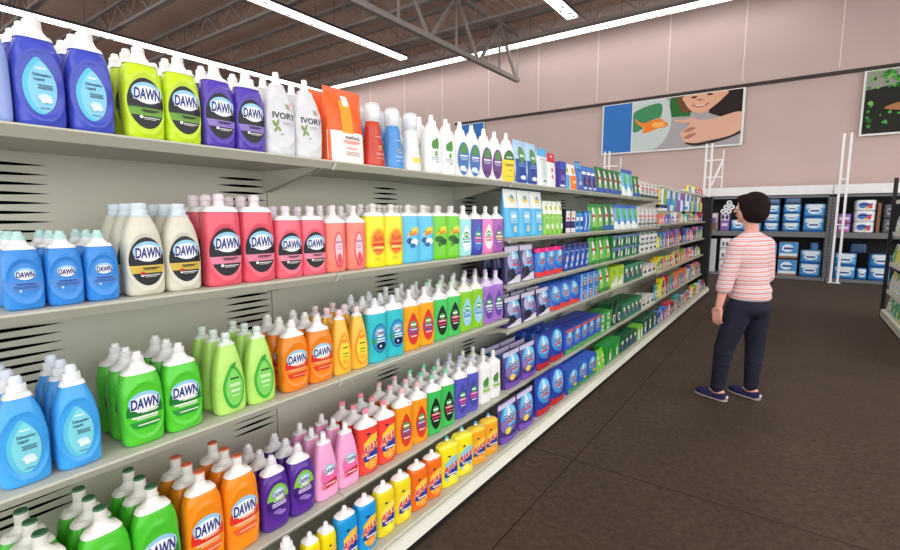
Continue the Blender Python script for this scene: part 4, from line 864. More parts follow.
# ------------------------------------------------------------------ far section: brushes, sponges and small packages
NAMES = {'yellow': (244, 222, 40), 'blue': (64, 130, 206), 'white': (236, 238, 238), 'purple': (130, 92, 176), 'green': (110, 186, 76), 'red': (206, 48, 62), 'orange': (240, 130, 56),
         'teal': (70, 170, 176), 'pink': (226, 130, 160), 'black': (40, 42, 50), 'tan': (214, 180, 140), 'navy': (44, 60, 130)}
rf = random.Random(5)
def small_pack(kind, c1, c2, w, h, d):
    key = 'far_%s_%s_%s_%d_%d' % (kind, c1, c2, int(w * 1000), int(h * 1000))
    if key not in KINDS:
        art = [('R', 0, .36, .94, .30, NAMES[c2]), ('E', .1, .78, .6, .12, NAMES[c2]), ('E', -.1, .36, .6, .16, (240, 240, 238)), ('R', -.1, .36, .36, .06, NAMES[c1]), ('R', .2, .12, .5, .03, (236, 236, 234))]
        if kind == 'box': pack(key, w, d, h, NAMES[c1], art, 'x', 'box', name='cleaning_product_box')
        else: pack(key, w, d, h, NAMES[c1], art, 'x', 'pouch', name='sponge_pack', cat='pack')
    return key
rows_far = [('second', 1.33, .15, ['orange', 'green', 'white', 'tan', 'teal', 'yellow', 'blue', 'red']),
            ('third', 1.02, .22, ['blue', 'white', 'purple', 'red', 'blue', 'navy', 'white', 'pink']),
            ('fourth', .71, .21, ['yellow', 'green', 'yellow', 'tan', 'pink', 'white', 'navy', 'red']),
            ('fifth', .35, .24, ['black', 'yellow', 'green', 'orange', 'pink', 'purple', 'white', 'red']),
            ('bottom', BASE, .19, ['blue', 'red', 'white', 'blue', 'yellow', 'green', 'teal', 'red'])]
for sh, z, hmax, pal in rows_far:
    y = 6.47; i = 0
    if sh == 'bottom': y = 6.14
    while True:
        w = rf.uniform(.14, .21)
        if y + w > 10.12: break
        t = (y - 6.14) / 4.0
        c1 = pal[min(7, int(t * 8))] if rf.random() < .55 else rf.choice(pal)
        c2 = rf.choice([c for c in NAMES if c != c1])
        h = hmax * rf.choice([.8, .9, 1.0]); w2 = round((w - .012) / .02) * .02
        key = small_pack(rf.choice(['box', 'bag']), c1, c2, w2, h, .08)
        put(key, (XB if sh == 'bottom' else XFR) - .04, y + w / 2, z + .0005, 'small %s and %s package on %s shelf of far sections, %s from left' % (c1, c2, sh, ordn[i]), 'small packages in the far shelving sections')
        y += w; i += 1
# hanging brushes and cloth packs on pegs
def hang_item(x, y, ztop, kind, c, c2, label):
    r = empty('cleaning_brush' if kind == 'brush' else 'hanging_cloth_pack', (x, y, ztop))
    if kind == 'brush':
        a = MB(); a.tube((0, 0, 0), (0, 0, -.18), .013, C(NAMES[c]), 10); a.tube((0, 0, -.18), (0, 0, -.2), .013, C(NAMES[c]), 10, .02); link('handle', a.mesh('brush_handle', True), r)
        a = MB(); a.box((0, 0, -.22), (.05, .10, .045), C(NAMES[c2]), .01); link('brush_head', a.mesh('brush_head'), r)
        a = MB()
        for i in range(5):
            for j in range(3): a.tube((-.014 + .014 * j, -.036 + .018 * i, -.242), (-.016 + .016 * j, -.04 + .02 * i, -.275), .006, C((236, 238, 240)), 6)
        link('bristles', a.mesh('brush_bristles'), r)
    else:
        a = MB(); a.box((0, 0, -.06), (.006, .13, .1), C(NAMES[c2]), .001); link('header_card', a.mesh('hang_card'), r)
        a = MB(); so = Solid([(0, .9, .5), (.1, 1, 1), (.5, 1, 1), (.9, 1, .8), (1, .95, .3)], .13, .04, .17, 3); so.mesh(a, F(NAMES[c]), 24, 8)
        me = a.mesh('hang_pack', True); me.transform(Matrix.Translation((0, 0, -.278))); link('cloth', me, r)
    a = MB(); a.tube((-.30, 0, .004), (.02, 0, .004), .003, MATS['wire'], 6); link('hook', a.mesh('peg_hook'), r)
    tag(r, label, 'brush' if kind == 'brush' else 'pack', 'hanging items below the peg rail')
y = 6.55; i = 0
seq = [('brush', 'yellow', 'black'), ('brush', 'white', 'navy'), ('brush', 'green', 'black'), ('pack', 'blue', 'white'), ('brush', 'blue', 'white'), ('pack', 'teal', 'white'), ('pack', 'purple', 'blue'), ('pack', 'purple', 'white'),
       ('pack', 'white', 'purple'), ('pack', 'blue', 'purple'), ('brush', 'white', 'blue'), ('pack', 'white', 'blue'), ('pack', 'blue', 'white'), ('pack', 'yellow', 'blue'), ('pack', 'blue', 'yellow'), ('pack', 'teal', 'blue'), ('pack', 'yellow', 'white'), ('pack', 'blue', 'white'), ('pack', 'yellow', 'red')]
while y < 10.05 and i < len(seq):
    k, c, c2 = seq[i]
    hang_item(XL - .06, y, 1.775, k, c, c2, '%s and %s %s hanging from the peg rail, %s from left' % (c, c2, 'brush' if k == 'brush' else 'cloth pack', ordn[i]))
    y += .185; i += 1
for i, (y, c, c2) in enumerate([(8.75, 'yellow', 'blue'), (9.05, 'yellow', 'white'), (9.35, 'yellow', 'navy'), (9.65, 'yellow', 'red'), (9.95, 'pink', 'red')]):
    key = small_pack('bag', c, c2, .24, .12, .09)
    put(key, XL - .09, y, 1.8115, 'large %s and %s package lying on the peg rail, %s from left' % (c, c2, ordn[i]), 'large packages on the peg rail')
# ------------------------------------------------------------------ pallet racks along the wall
RY = 13.3
rackm = M('rack_steel', (112, 112, 116), 0.5); hdr = M('rack_header', (238, 238, 238), 0.5, var=.06, vscale=4); dkback = M('rack_back', (38, 38, 42), 0.8)
def rack(x0, x1, label):
    r = empty('storage_rack', ((x0 + x1) / 2, RY, 0)); ox = (x0 + x1) / 2
    def lk(nm, mb):
        me = mb.mesh('rack_' + nm); me.transform(Matrix.Translation((-ox, -RY, 0))); return link(nm, me, r)
    mb = MB(); mb.box((ox, RY + .7, 1.0), (x1 - x0 - .004, .02, 2.0), dkback); lk('back_panel', mb)
    mb = MB(); mb.box((ox, RY + .02, 2.0), (x1 - x0 - .004, .06, .20), hdr, .006); mb.box((ox, RY + .36, 2.08), (x1 - x0 - .004, .62, .03), hdr); lk('header', mb)
    mb = MB(); mb.box((ox, RY + .01, 1.86), (x1 - x0 - .004, .03, .05), rackm); lk('header_beam', mb)
    for nm, z, t in (('shelf', 1.02, .12), ('base_shelf', .04, .07)):
        mb = MB(); mb.box((ox, RY + .02, z), (x1 - x0 - .12, .04, t), rackm, .004); mb.box((ox, RY + .37, z + t / 2 - .015), (x1 - x0 - .12, .64, .03), rackm); lk(nm, mb)
    for x in (x0 + .032, x1 - .032):
        mb = MB(); mb.box((x, RY + .02, .95), (.055, .05, 1.9), rackm, .003)
        for k in range(24): mb.box((x, RY - .006, .12 + k * .072), (.014, .004, .03), dkback)
        mb.box((x, RY + .66, .95), (.055, .05, 1.9), rackm)
        lk('upright', mb)
    tag(r, label, 'rack', 'storage racks along the wall')
rack(-4.45, -1.88, 'grey storage rack by the wall, mostly hidden behind the far end of the shelving')
rack(-1.875, .615, 'grey storage rack behind the person, stocked with blue paper packs')
rack(.62, 3.1, 'grey storage rack right of the white poles, stocked with purple and blue packs')
# packs
PB = [(0, .92, .92), (.06, .99, .99), (.2, 1, 1), (.8, 1, 1), (.94, .985, .985), (1, .9, .9)]
def wallpack(x0, x1, z0, h, d, body, art, label, group, y=RY + .03, name='paper_pack', cat='pack', box=False):
    w = x1 - x0 - .01
    if box:
        a = MB(); a.box((0, 0, h / 2), (w, d, h), C(body), .004); me = a.mesh('carton'); surf = lambda u, v: (d / 2, u, v)
    else:
        so = Solid(PB, w, d, h, 5.0); a = MB(); so.mesh(a, F(body), 40, 14); me = a.mesh('paper_pack', True, 50); me.transform(Matrix.Rotation(-PI / 2, 4, 'Z')); surf = so.front
    r = link(name, me, None, ((x0 + x1) / 2, y + d / 2, z0))
    if art:
        lm = label_mesh('pack_print', art, surf, w, h); lm.transform(Matrix.Rotation(-PI / 2, 4, 'Z'))
        link('front_label', lm, r)
    tag(r, label, cat, group); return r
BL = (62, 144, 210)
blueart = [('E', .3, .42, .66, .36, (96, 168, 220)), ('R', 0, .84, .97, .13, (222, 232, 238)), ('R', -.1, .70, .7, .03, (222, 232, 238)), ('E', 0, .5, .6, .22, (226, 238, 246)), ('R', 0, .5, .42, .06, (36, 70, 150)), ('R', 0, .12, .95, .08, (30, 100, 176))]
whiteart = [('E', -.2, .5, .5, .28, (60, 120, 200)), ('R', .0, .6, .6, .07, (30, 46, 120)), ('E', .4, .4, .2, .2, (220, 60, 70)), ('E', .1, .25, .2, .1, (240, 190, 70))]
S1, S0 = 1.081, .076
G = 'paper packs on the wall racks'
pos = {0: 'bottom', 1: 'middle', 2: 'top'}
for k in range(3): wallpack(-.60, -.30, S1 + k * .20, .195, .5, BL, blueart, 'blue paper pack just right of the dark haired head, %s of its stack' % pos[k], G)
for k in range(3): wallpack(-.25, .09, S1 + k * .205, .20, .5, BL, blueart, 'blue paper pack on upper rack shelf, %s of the middle stack' % pos[k], G)
for k in range(2): wallpack(.13, .53, S1 + k * .31, .305, .5, (70, 152, 214), blueart, 'large blue paper pack beside the rack upright on upper shelf, %s' % ('bottom', 'top')[k], G)
wallpack(-.25, .09, S1 + .616, .15, .4, (34, 70, 116), [('R', 0, .6, .7, .12, (90, 130, 170))], 'dim blue pack lying on top of the middle stack on upper rack shelf', G)  # shade below the rack header is put into this pack's darker blue
wallpack(-.60, -.30, S1 + .601, .15, .4, (34, 70, 116), [('R', 0, .6, .7, .12, (90, 130, 170))], 'dim blue pack lying on the stack just right of the dark haired head', G)  # darker blue again, colouring the pack as shadowed
wallpack(-1.27, -.95, S1, .26, .45, (60, 150, 214), blueart, 'light blue pack on upper rack shelf, left of the dark haired head', G)
wallpack(-.92, -.64, S1, .26, .45, BL, blueart, 'blue paper pack on upper rack shelf hidden behind the dark haired head', G)
wallpack(-1.50, -1.28, S1, .40, .4, (128, 92, 168), [('R', 0, .8, .9, .18, (226, 220, 232)), ('E', -.4, .8, .3, .14, (60, 50, 70)), ('E', .4, .8, .3, .14, (60, 50, 70)), ('R', 0, .35, .6, .08, (222, 210, 236))], 'purple and white paper pack beside the white rolls on upper shelf', G)
wallpack(-1.72, -1.53, S1, .42, .4, (186, 172, 176), [('R', 0, .25, .9, .22, (120, 84, 72)), ('E', 0, .6, .5, .14, (110, 80, 150)), ('E', 0, .85, .5, .1, (230, 226, 230))], 'narrow brown and lilac pack at the left end of the upper rack shelf', G)
# loose rolls stacked on the purple pack
roll = MB()
def make_roll():
    a = MB(); n = 28; R, r0, L = .058, .02, .11; vs = []
    for yv, rad in ((0, r0), (0, R - .006), (.006, R), (L - .006, R), (L, R - .006), (L, r0)):
        vs += [(rad * math.cos(2 * PI * i / n), yv, rad * math.sin(2 * PI * i / n)) for i in range(n)]
    fs = [(j % 6 * n + i, j % 6 * n + (i + 1) % n, (j + 1) % 6 * n + (i + 1) % n, (j + 1) % 6 * n + i) for j in range(6) for i in range(n)]
    a.add(vs, fs, M('tissue', (240, 240, 240), .9, .1)); me = a.mesh('toilet_roll', True, 40)
    b = MB(); vs = [(r0 * .98 * math.cos(2 * PI * i / n), yv, r0 * .98 * math.sin(2 * PI * i / n)) for yv in (.001, L - .001) for i in range(n)]
    b.add(vs, [(i, (i + 1) % n, n + (i + 1) % n, n + i) for i in range(n)] + [tuple(range(n, 2 * n))], M('core_card', (96, 78, 66), .9, .1))
    return me, b.mesh('roll_core')
rm, cm = make_roll()
for k, (x, z, w) in enumerate([(-1.44, 0, 'lower left'), (-1.322, 0, 'lower middle'), (-1.204, 0, 'lower right'), (-1.381, .102, 'middle left'), (-1.263, .102, 'middle right'), (-1.322, .204, 'topmost')]):
    zz = S1 + .402 + .058 + z
    if w == 'lower right': continue
    o = link('toilet_roll', rm, None, (x, RY + .05, zz)); link('core', cm, o)
    tag(o, 'white toilet roll, %s one of the heap on the purple pack' % w, 'toilet roll', 'white toilet rolls on the purple pack')
# lower shelf of the left rack
for k in range(3): wallpack(-1.47, -1.22, S0 + k * .275, .27, .4, (226, 226, 228), [('E', -.3, .5, .2, .2, (90, 80, 100)), ('E', .3, .5, .2, .2, (90, 80, 100)), ('R', 0, .15, .8, .05, (150, 140, 160))], 'white paper towel pack below the toilet rolls, %s of its stack' % pos[k], G)
wallpack(-1.76, -1.53, S0, .80, .12, (190, 190, 192), [], 'tall pale grey panel leaning at the left end of the rack', 'cardboard on the racks', name='display_panel', cat='panel', box=True)
for k in range(2):
    wallpack(-.27, .10, S0 + k * .40, .37, .5, (150, 106, 70), [('R', 0, .55, .97, .43, BL), ('E', -.1, .62, .6, .24, (226, 238, 246)), ('R', 0, .6, .5, .06, (36, 70, 150)), ('R', 0, .22, .9, .08, (226, 232, 236))], 'brown carton with blue pack front on lower rack shelf, %s one' % ('lower', 'upper')[k], 'cartons on the wall racks', box=True, name='carton', cat='box')
wallpack(-.66, -.30, S0, .36, .5, (150, 106, 70), [('R', 0, .55, .97, .43, BL), ('E', 0, .6, .6, .22, (226, 238, 246))], 'brown carton with blue front beside the striped shirt, lower one', 'cartons on the wall racks', box=True, name='carton', cat='box')
wallpack(-.66, -.30, S0 + .362, .36, .5, (150, 106, 70), [('R', 0, .55, .97, .43, BL), ('E', 0, .6, .6, .22, (226, 238, 246))], 'brown carton with blue front beside the striped shirt, upper one', 'cartons on the wall racks', box=True, name='carton', cat='box')
for k in range(2): wallpack(.13, .53, S0 + k * .30, .295, .5, (70, 152, 214), blueart, 'large blue paper pack on lower rack shelf left of the poles, %s' % ('bottom', 'top')[k], G)
wallpack(.30, .46, S0 + .60, .16, .3, (50, 110, 170), [], 'small blue pack on top of the lower shelf packs, left of the poles', G)
# right rack
for k in range(2): wallpack(.72, .97, S1 + k * .20, .195, .45, (140, 96, 178), [('R', 0, .5, .7, .16, (224, 206, 232)), ('R', 0, .15, .9, .08, (206, 100, 160))], 'purple paper pack right of the white poles on upper shelf, %s' % ('bottom', 'top')[k], G)
for k in range(3): wallpack(1.0, 1.36, S1 + k * .23, .225, .5, (232, 234, 238), whiteart, 'white pack with blue and red print on upper shelf, %s of three' % pos[k], G)
wallpack(1.365, 1.43, S1, .62, .45, (128, 88, 62), [], 'narrow brown carton behind the three white packs', 'cartons on the wall racks', box=True, name='carton', cat='box')
for k in range(2): wallpack(1.46, 1.66, S1 + k * .30, .29, .45, (84, 88, 96), [('E', 0, .5, .5, .25, (140, 150, 160)), ('R', 0, .5, .4, .08, (60, 64, 76))], 'dark grey pack at the right end of the upper rack shelf, %s' % ('bottom', 'top')[k], G)
for k in range(2): wallpack(.74, 1.13, S0 + k * .28, .275, .5, (70, 152, 214), blueart, 'blue paper pack on lower shelf right of the poles, %s' % ('bottom', 'top')[k], G)
wallpack(1.14, 1.31, S0, .24, .4, (60, 150, 210), blueart, 'small light blue pack between the lower shelf stacks', G)
for k in range(2): wallpack(1.33, 1.68, S0 + k * .28, .275, .5, (70, 152, 214), blueart, 'blue paper pack on lower shelf near the right shelving, %s' % ('bottom', 'top')[k], G)
wallpack(1.0, 1.3, S0 + .56, .2, .3, (44, 80, 120), [], 'dim blue pack at the back of the lower shelf', G, y=RY + .3)  # dimness at the back of the shelf is painted into the blue
# white ladder-like poles in front of the racks
pole = M('white_pole', (240, 240, 240), .4)
for x, lab in ((-4.28, 'white twin pole rising behind the long shelving, below the blue part of the banner'), (-1.85, 'white twin pole rising at the far end of the long shelving'), (.70, 'white twin pole standing on the floor in front of the racks')):
    r = empty('sign_pole', (x, 13.12, 0))
    for dx in (0, .12):
        a = MB(); a.box((dx, 0, 1.57), (.045, .03, 3.14), pole, .006); link('pole', a.mesh('white_pole'), r)
    for dx in (.33,) if x < 0 else ():
        a = MB(); a.box((dx, .32, 2.56), (.03, .03, .9), pole, .006); link('pole', a.mesh('white_pole_thin'), r)
    for z in (2.35, 2.75) if x < 0 else (1.25, 2.2):
        a = MB(); a.box((.06 if x > 0 else .18, .03, z), (.12 if x > 0 else .34, .02 if x > 0 else .05, .03), pole); link('rung', a.mesh('pole_rung'), r)
    if x < 0 and x > -3:
        a = MB(); a.tube((.14, .02, 2.14), (.32, .30, 2.75), .025, pole); link('brace', a.mesh('pole_brace'), r)
    a = MB(); a.box((.06, .0, .006), (.22, .1, .012), pole); link('foot', a.mesh('pole_foot'), r)
    tag(r, lab, 'pole', 'white sign poles')

# ------------------------------------------------------------------ shelving at the right edge
r = empty('gondola_shelving', (1.2, 8.0, 0))
def lkr(nm, mb):
    me = mb.mesh('right_' + nm); me.transform(Matrix.Translation((-1.2, -8.0, 0))); return link(nm, me, r)
mb = MB(); mb.box((1.62, 7.5, .9), (.02, 3.0, 1.8), paint); lkr('back_panel', mb)
mb = MB(); mb.box((1.40, 8.98, .98), (.40, .04, 1.94), black); mb.box((1.085, 8.99, .98), (.045, .03, 1.94), black); lkr('upright', mb)
ZR = [1.64, 1.21, .79, .41]
for z in ZR:
    mb = MB(); mb.box((1.36, 7.48, z - .012), (.50, 2.94, .024), lipm); mb.box((1.108, 7.48, z - .02), (.012, 2.96, .05), deckp); lkr('shelf', mb)
mb = MB(); mb.box((1.35, 7.5, .115), (.50, 3.0, .03), lipm); lkr('base_deck', mb)
mb = MB(); mb.box((1.085, 7.5, .075), (.03, 3.0, .10), deckp)
for k in range(20): mb.box((1.068, 6.1 + .15 * k, .085), (.004, .07, .045), C((190, 188, 176)))
lkr('kick_plate', mb)
mb = MB(); mb.box((1.36, 7.5, .012), (.50, 2.98, .022), black); lkr('shadow_plinth', mb)
tag(r, 'shelving at the right edge of view with black end upright', 'shelving')
for sh, z in (('lower', .41), ('second', .79), ('third', 1.21), ('bottom', .131)):
    for i in range(6):
        c1 = rf.choice(['green', 'white', 'green', 'yellow']); c2 = rf.choice(['white', 'green', 'teal']) if c1 != 'white' else 'green'
        if c1 == c2: c2 = 'yellow'
        key = small_pack('bag', c1, c2, .22, .26 if sh != 'bottom' else .2, .09)
        o = put(key, 1.165, 8.855 - i * .25, z + .0005, '%s and %s pouch on %s shelf of right edge shelving, %s from far end' % (c1, c2, sh, ordn[i]), 'pouches on the right edge shelving', PI)

# ------------------------------------------------------------------ the person
def voxel_mesh(name, prims, voxel, mat, smooth=4):
    bm = bmesh.new()
    for p in prims:
        if p[0] == 'c':
            _, p0, r0, p1, r1 = p
            p0 = Vector(p0); p1 = Vector(p1)
            for q_, rr_ in ((p0, r0), (p1, r1)):
                bmesh.ops.create_icosphere(bm, subdivisions=3, radius=rr_, matrix=Matrix.Translation(q_))
            d = p1 - p0
            if d.length > 1e-4:
                mt = Matrix.Translation((p0 + p1) / 2) @ d.to_track_quat('Z', 'Y').to_matrix().to_4x4()
                bmesh.ops.create_cone(bm, cap_ends=True, segments=20, radius1=r0, radius2=r1, depth=d.length, matrix=mt)
        else:
            _, c, rad, az = p[:4]
            mt = Matrix.Translation(c) @ Matrix.Rotation(az, 4, 'Z') @ (Matrix.Rotation(p[4], 4, 'Y') if len(p) > 4 else Matrix()) @ Matrix.Diagonal((rad[0], rad[1], rad[2], 1))
            bmesh.ops.create_icosphere(bm, subdivisions=4, radius=1.0, matrix=mt)
    me = bpy.data.meshes.new(name); bm.to_mesh(me); bm.free()
    o = bpy.data.objects.new(name, me); COL.objects.link(o)
    m = o.modifiers.new('r', 'REMESH'); m.mode = 'VOXEL'; m.voxel_size = voxel
    s = o.modifiers.new('s', 'SMOOTH'); s.factor = .5; s.iterations = smooth
    bpy.context.view_layer.update()
    out = bpy.data.meshes.new_from_object(o.evaluated_get(bpy.context.evaluated_depsgraph_get()))
    bpy.data.objects.remove(o); bpy.data.meshes.remove(me)
    out.name = name; out.materials.clear(); out.materials.append(mat); out.shade_smooth()
    return out
skin = M('skin', (226, 164, 146), .5, .3, sss=.12)
hairm = M('hair', (30, 19, 20), .8, .12, var=.3, vscale=60)
def stripe_material():
    m = M('striped_knit', (226, 214, 216), .85, .1); nt = m.node_tree; b = nt.nodes['Principled BSDF']
    tc = nt.nodes.new('ShaderNodeTexCoord'); sp = nt.nodes.new('ShaderNodeSeparateXYZ'); nt.links.new(tc.outputs['Object'], sp.inputs[0])
    nz = nt.nodes.new('ShaderNodeTexNoise'); nz.inputs['Scale'].default_value = 5; nt.links.new(tc.outputs['Object'], nz.inputs['Vector'])
    ad = nt.nodes.new('ShaderNodeMath'); ad.operation = 'MULTIPLY_ADD'; ad.inputs[1].default_value = .016; nt.links.new(nz.outputs['Fac'], ad.inputs[0]); nt.links.new(sp.outputs[2], ad.inputs[2])
    md = nt.nodes.new('ShaderNodeMath'); md.operation = 'MODULO'; md.inputs[1].default_value = .032; nt.links.new(ad.outputs[0], md.inputs[0])
    dv = nt.nodes.new('ShaderNodeMath'); dv.operation = 'DIVIDE'; dv.inputs[1].default_value = .032; nt.links.new(md.outputs[0], dv.inputs[0])
    rp = nt.nodes.new('ShaderNodeValToRGB'); rp.color_ramp.interpolation = 'CONSTANT'
    e = rp.color_ramp.elements; e[0].position = 0; e[0].color = rgb((222, 142, 134)); e[1].position = .34; e[1].color = rgb((230, 214, 216))
    for p_, c_ in ((.56, (166, 152, 166)), (.68, (230, 214, 216))):
        x_ = e.new(p_); x_.color = rgb(c_)
    nt.links.new(dv.outputs[0], rp.inputs[0]); nt.links.new(rp.outputs[0], b.inputs['Base Color'])
    return m
denim = M('dark_denim', (33, 34, 49), .8, .2, var=.25, vscale=9, bump=.5, bscale=16)
shoem = M('navy_canvas', (48, 46, 86), .8, .15, var=.2, vscale=90); solem = M('shoe_sole', (168, 160, 162), .7)
PX, PYY = -.26, 4.25
def V(x, y, z): return Vector((x - PX, y - PYY, z))
az = math.radians(148); Ft = Vector((math.cos(az), math.sin(az), 0)); Rt = Vector((Ft.y, -Ft.x, 0))
ah = math.radians(168); Fh = Vector((math.cos(ah), math.sin(ah), 0)); Rh = Vector((Fh.y, -Fh.x, 0))
hc = V(-.276, 4.25, 1.497)
Ls, Le, Lw = V(-.338, 4.125, 1.215), V(-.385, 4.10, .985), V(-.424, 4.085, .765)
Rs, Re, Rw = V(-.170, 4.385, 1.215), V(-.152, 4.43, .97), V(-.31, 4.52, .88)
chest = V(-.25, 4.255, 1.12); waist = V(-.248, 4.26, .97); pelvis = V(-.243, 4.265, .83); neck = V(-.262, 4.255, 1.32)
Lh, Lk, La = V(-.295, 4.20, .79), V(-.380, 4.175, .42), V(-.408, 4.185, .075)
Rhp, Rk, Ra = V(-.197, 4.34, .79), V(-.190, 4.37, .43), V(-.197, 4.372, .075)
def hand(w, down, fwd, side):
    """palm, four unequal bent fingers and a thumb; relaxed and slightly curled"""
    out = []; down = down.normalized(); fwd = fwd.normalized(); nrm = down.cross(fwd).normalized() * side
    pc = w + down * .045
    out.append(('c', w, .021, w + down * .03, .024))
    for k in range(4):
        off = fwd * (.030 - .020 * k); out.append(('c', w + down * .03 + off * .7, .013, w + down * .082 + off, .0105))
        L = (.036, .041, .038, .030)[k]; a0 = w + down * .085 + off
        a1 = a0 + down * L + nrm * .006; a2 = a1 + (down * .8 + nrm * .55).normalized() * L * .62; a3 = a2 + (down * .45 + nrm * .9).normalized() * L * .5
        out += [('c', a0, .0098, a1, .009), ('c', a1, .009, a2, .0082), ('c', a2, .0082, a3, .007)]
    t0 = w + down * .028 + fwd * .024; t1 = t0 + (down * .6 + fwd * .75 + nrm * .25).normalized() * .034; t2 = t1 + (down * .95 + fwd * .2 + nrm * .3).normalized() * .028
    out += [('c', t0, .0125, t1, .0105), ('c', t1, .0105, t2, .0085)]
    return out
body = [('e', chest, (.085, .125, .16), az), ('e', waist, (.08, .11, .14), az), ('e', pelvis, (.085, .12, .08), az),
        ('c', Ls, .045, Rs, .045), ('c', chest + Vector((0, 0, .06)), .05, neck, .045), ('c', neck, .047, hc + Vector((0, 0, -.07)) + Fh * .005, .05),
        ('e', hc, (.094, .074, .098), ah), ('e', hc + Fh * .026 + Vector((0, 0, -.045)), (.066, .060, .075), ah), ('c', hc + Fh * .07 + Vector((0, 0, -.098)), .019, hc + Fh * .02 + Vector((0, 0, -.085)), .04),
        ('c', hc + Fh * .088 + Vector((0, 0, .002)), .010, hc + Fh * .108 + Vector((0, 0, -.034)), .011), ('c', hc + Fh * .08 + Vector((0, 0, -.062)), .012, hc + Fh * .084 + Vector((0, 0, -.066)), .012),
        ('c', Ls, .05, Le, .040), ('c', Le, .040, Lw, .026), ('c', Rs, .05, Re, .040), ('c', Re, .040, Rw, .026),
        ('c', Lh, .068, Lk, .050), ('c', Lk, .055, La, .036), ('c', Rhp, .068, Rk, .050), ('c', Rk, .055, Ra, .036)]
for s_ in (-1, 1):
    body += [('e', hc + Rh * s_ * .074 + Vector((0, 0, -.02)) - Fh * .005, (.018, .008, .03), ah)]
body += hand(Lw, Vector((-.10, -.03, -1)), Ft, 1) + hand(Rw, Vector((-.75, .6, -.25)), Vector((0, 0, 1)), 1)
LT, RT = V(-.575, 4.255, .03), V(-.368, 4.452, .03)
for an, to in ((La, LT), (Ra, RT)):
    d = Vector((to.x - an.x, to.y - an.y, 0)).normalized()
    body += [('c', an + Vector((0, 0, -.02)) - d * .03, .030, an + d * .05 + Vector((0, 0, -.035)), .026), ('c', an + d * .05 + Vector((0, 0, -.035)), .026, Vector((an.x, an.y, .028)) + d * .15, .018)]
person = link('person', voxel_mesh('person_body', body, .0052, skin, 3), None, (PX, PYY, 0))
tag(person, 'person with dark bob, striped top, dark jeans and navy slip-ons standing in the aisle', 'person')
Zv = Vector((0, 0, 1))
hair = [('e', hc + Zv * .010 - Fh * .020, (.104, .096, .104), ah), ('e', hc - Fh * .034 + Zv * -.035, (.086, .102, .090), ah), ('e', hc - Fh * .036 + Zv * -.07, (.074, .092, .05), ah),
        ('e', hc + Fh * .042 + Zv * .060, (.058, .074, .036), ah)]
for s_ in (-1, 1):
    hair += [('e', hc + Rh * s_ * .062 - Fh * .024 + Zv * -.03, (.066, .036, .088), ah), ('e', hc + Rh * s_ * .056 + Fh * .030 + Zv * .026, (.036, .026, .046), ah)]
link('hair', voxel_mesh('hair_bob', hair, .007, hairm, 10), person)
for s_ in (-1, 1):
    a = MB(); bm = bmesh.new(); bmesh.ops.create_icosphere(bm, subdivisions=3, radius=.0105, matrix=Matrix.Translation(hc + Fh * .083 + Rh * s_ * .030 + Zv * -.004)); a.bm(bm, C((238, 234, 230)))
    bm = bmesh.new(); bmesh.ops.create_icosphere(bm, subdivisions=2, radius=.0055, matrix=Matrix.Translation(hc + Fh * .0905 + Rh * s_ * .0305 + Zv * -.004)); a.bm(bm, C((60, 40, 34))); link('eye', a.mesh('eye', True), person)
    a = MB(); a.tube(hc + Fh * .094 + Rh * s_ * .016 + Zv * .018, hc + Fh * .084 + Rh * s_ * .046 + Zv * .018, .004, hairm, 8, .002); link('eyebrow', a.mesh('eyebrow', True), person)
a = MB(); a.tube(hc + Fh * .089 + Rh * -.022 + Zv * -.064, hc + Fh * .096 + Zv * -.062, .004, C((190, 96, 92)), 8, .0065); a.tube(hc + Fh * .096 + Zv * -.062, hc + Fh * .089 + Rh * .022 + Zv * -.064, .0065, C((190, 96, 92)), 8, .004); link('lips', a.mesh('lips', True), person)
shirt = [('e', chest + Zv * .0, (.110, .150, .165), az), ('e', waist, (.118, .150, .17), az), ('e', pelvis + Zv * .04, (.132, .160, .09), az), ('e', pelvis + Zv * -.005, (.134, .162, .055), az),
         ('c', neck - Zv * .04, .058, Ls, .054), ('c', neck - Zv * .04, .058, Rs, .054), ('c', chest + Zv * .08, .085, neck - Zv * .045, .056),
         ('c', Ls, .060, Le, .056), ('c', Rs, .060, Re, .054), ('c', Le, .056, Le + (Lw - Le) * .40, .056), ('c', Re, .054, Re + (Rw - Re) * .5, .050), ('c', Le + (Lw - Le) * .40, .056, Le + (Lw - Le) * .48, .044)]
link('striped_top', voxel_mesh('striped_top', shirt, .007, stripe_material(), 5), person)
jeans = [('e', pelvis - Zv * .02, (.120, .150, .085), az), ('e', pelvis - Zv * .085 - Ft * .016, (.126, .152, .09), az), ('c', Lh - Zv * .05, .098, Lk, .070), ('c', Lk, .070, La + Zv * .02, .049), ('c', Rhp - Zv * .05, .098, Rk, .070), ('c', Rk, .070, Ra + Zv * .02, .049)]
for k_, a_ in ((Lk, La), (Rk, Ra)):
    for t_, rr_ in ((.1, .073), (.35, .067), (.78, .056), (.9, .055)):
        p_ = k_ + (a_ - k_) * t_; jeans.append(('e', p_, (rr_, rr_, .018), 0, .25 * (1 if t_ < .5 else -1)))
link('jeans', voxel_mesh('jeans', jeans, .007, denim, 3), person)
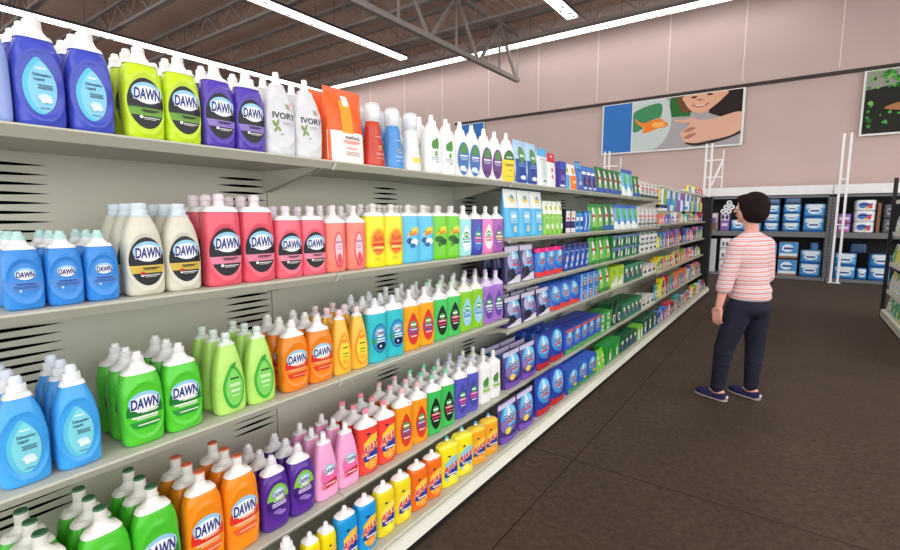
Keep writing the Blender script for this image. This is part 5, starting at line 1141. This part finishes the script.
for an, to in ((La, LT), (Ra, RT)):
    d = Vector((to.x - an.x, to.y - an.y, 0)).normalized(); g = Vector((an.x, an.y, 0))
    sh = [('c', g - d * .045 + Zv * .045, .032, g - d * .03 + Zv * .035, .036), ('c', g - d * .035 + Zv * .035, .034, g + d * .03 + Zv * .032, .034), ('c', g + d * .03 + Zv * .032, .034, g + d * .10 + Zv * .034, .036), ('c', g + d * .10 + Zv * .036, .036, g + d * .15 + Zv * .028, .024)]
    me = voxel_mesh('slip_on', sh, .005, shoem, 3)
    for v in me.vertices:
        if v.co.z < .006: v.co.z = .006
        if v.co.z > .060: v.co.z = .060 + (v.co.z - .06) * .3
    s_ = link('shoe', me, person)
    so = [('c', g - d * .045 + Zv * .02, .036, g + d * .03 + Zv * .02, .036), ('c', g + d * .03 + Zv * .02, .036, g + d * .10 + Zv * .02, .038), ('c', g + d * .10 + Zv * .02, .038, g + d * .152 + Zv * .02, .026)]
    me = voxel_mesh('slip_on_sole', so, .005, solem, 2)
    for v in me.vertices: v.co.z = .0 if v.co.z < .02 else .009
    link('sole', me, s_)
    a = MB(); sd = Vector((d.y, -d.x, 0)) * -1; a.tube(g - d * .076 + Zv * .035, g - d * .083 + Zv * .035, .012, C((226, 224, 224)), 12); link('heel_patch', a.mesh('heel_patch', True), s_)

# ------------------------------------------------------------------ light
def area(x, y, z, sx, sy, power, rot=(0, 0, 0)):
    l = bpy.data.lights.new('ceiling_row', 'AREA'); l.shape = 'RECTANGLE'; l.size = sx; l.size_y = sy; l.energy = power; l.color = (1, .995, .985)
    o = bpy.data.objects.new('ceiling_row_light', l); COL.objects.link(o); o.location = (x, y, z); o.rotation_euler = rot; return o
for x, y0, y1 in ((-15.3, 2.9, 13), (-10.1, -4, 11.7), (-4.75, -4, 11.7), (.5, -4, 11.7), (5.8, -4, 11.7)):
    area(x, (y0 + y1) / 2, 6.15, .26, y1 - y0, 9.0 * (y1 - y0))
area(-8.5, 13.4, 6.42, 17, .26, 4.0 * 17)
w = bpy.data.worlds.new('store_ambient'); S.world = w; w.use_nodes = True
bg = w.node_tree.nodes['Background']; bg.inputs[0].default_value = (1, .997, .99, 1); bg.inputs[1].default_value = 2.1

# ------------------------------------------------------------------ camera
cam = bpy.data.cameras.new('camera'); co = bpy.data.objects.new('camera', cam); COL.objects.link(co)
cam.sensor_fit = 'HORIZONTAL'; cam.sensor_width = 36.0; cam.lens = 36.0 * 480 / 900; cam.clip_start = .02
co.location = (0, 0, 1.43); co.rotation_euler = (math.radians(90 - 7.0075), 0, math.radians(35.5818))
S.camera = co
S.view_settings.view_transform = 'Standard'; S.view_settings.look = 'None'; S.view_settings.gamma = 1.0; S.view_settings.exposure = 0.28
S.view_settings.use_curve_mapping = False
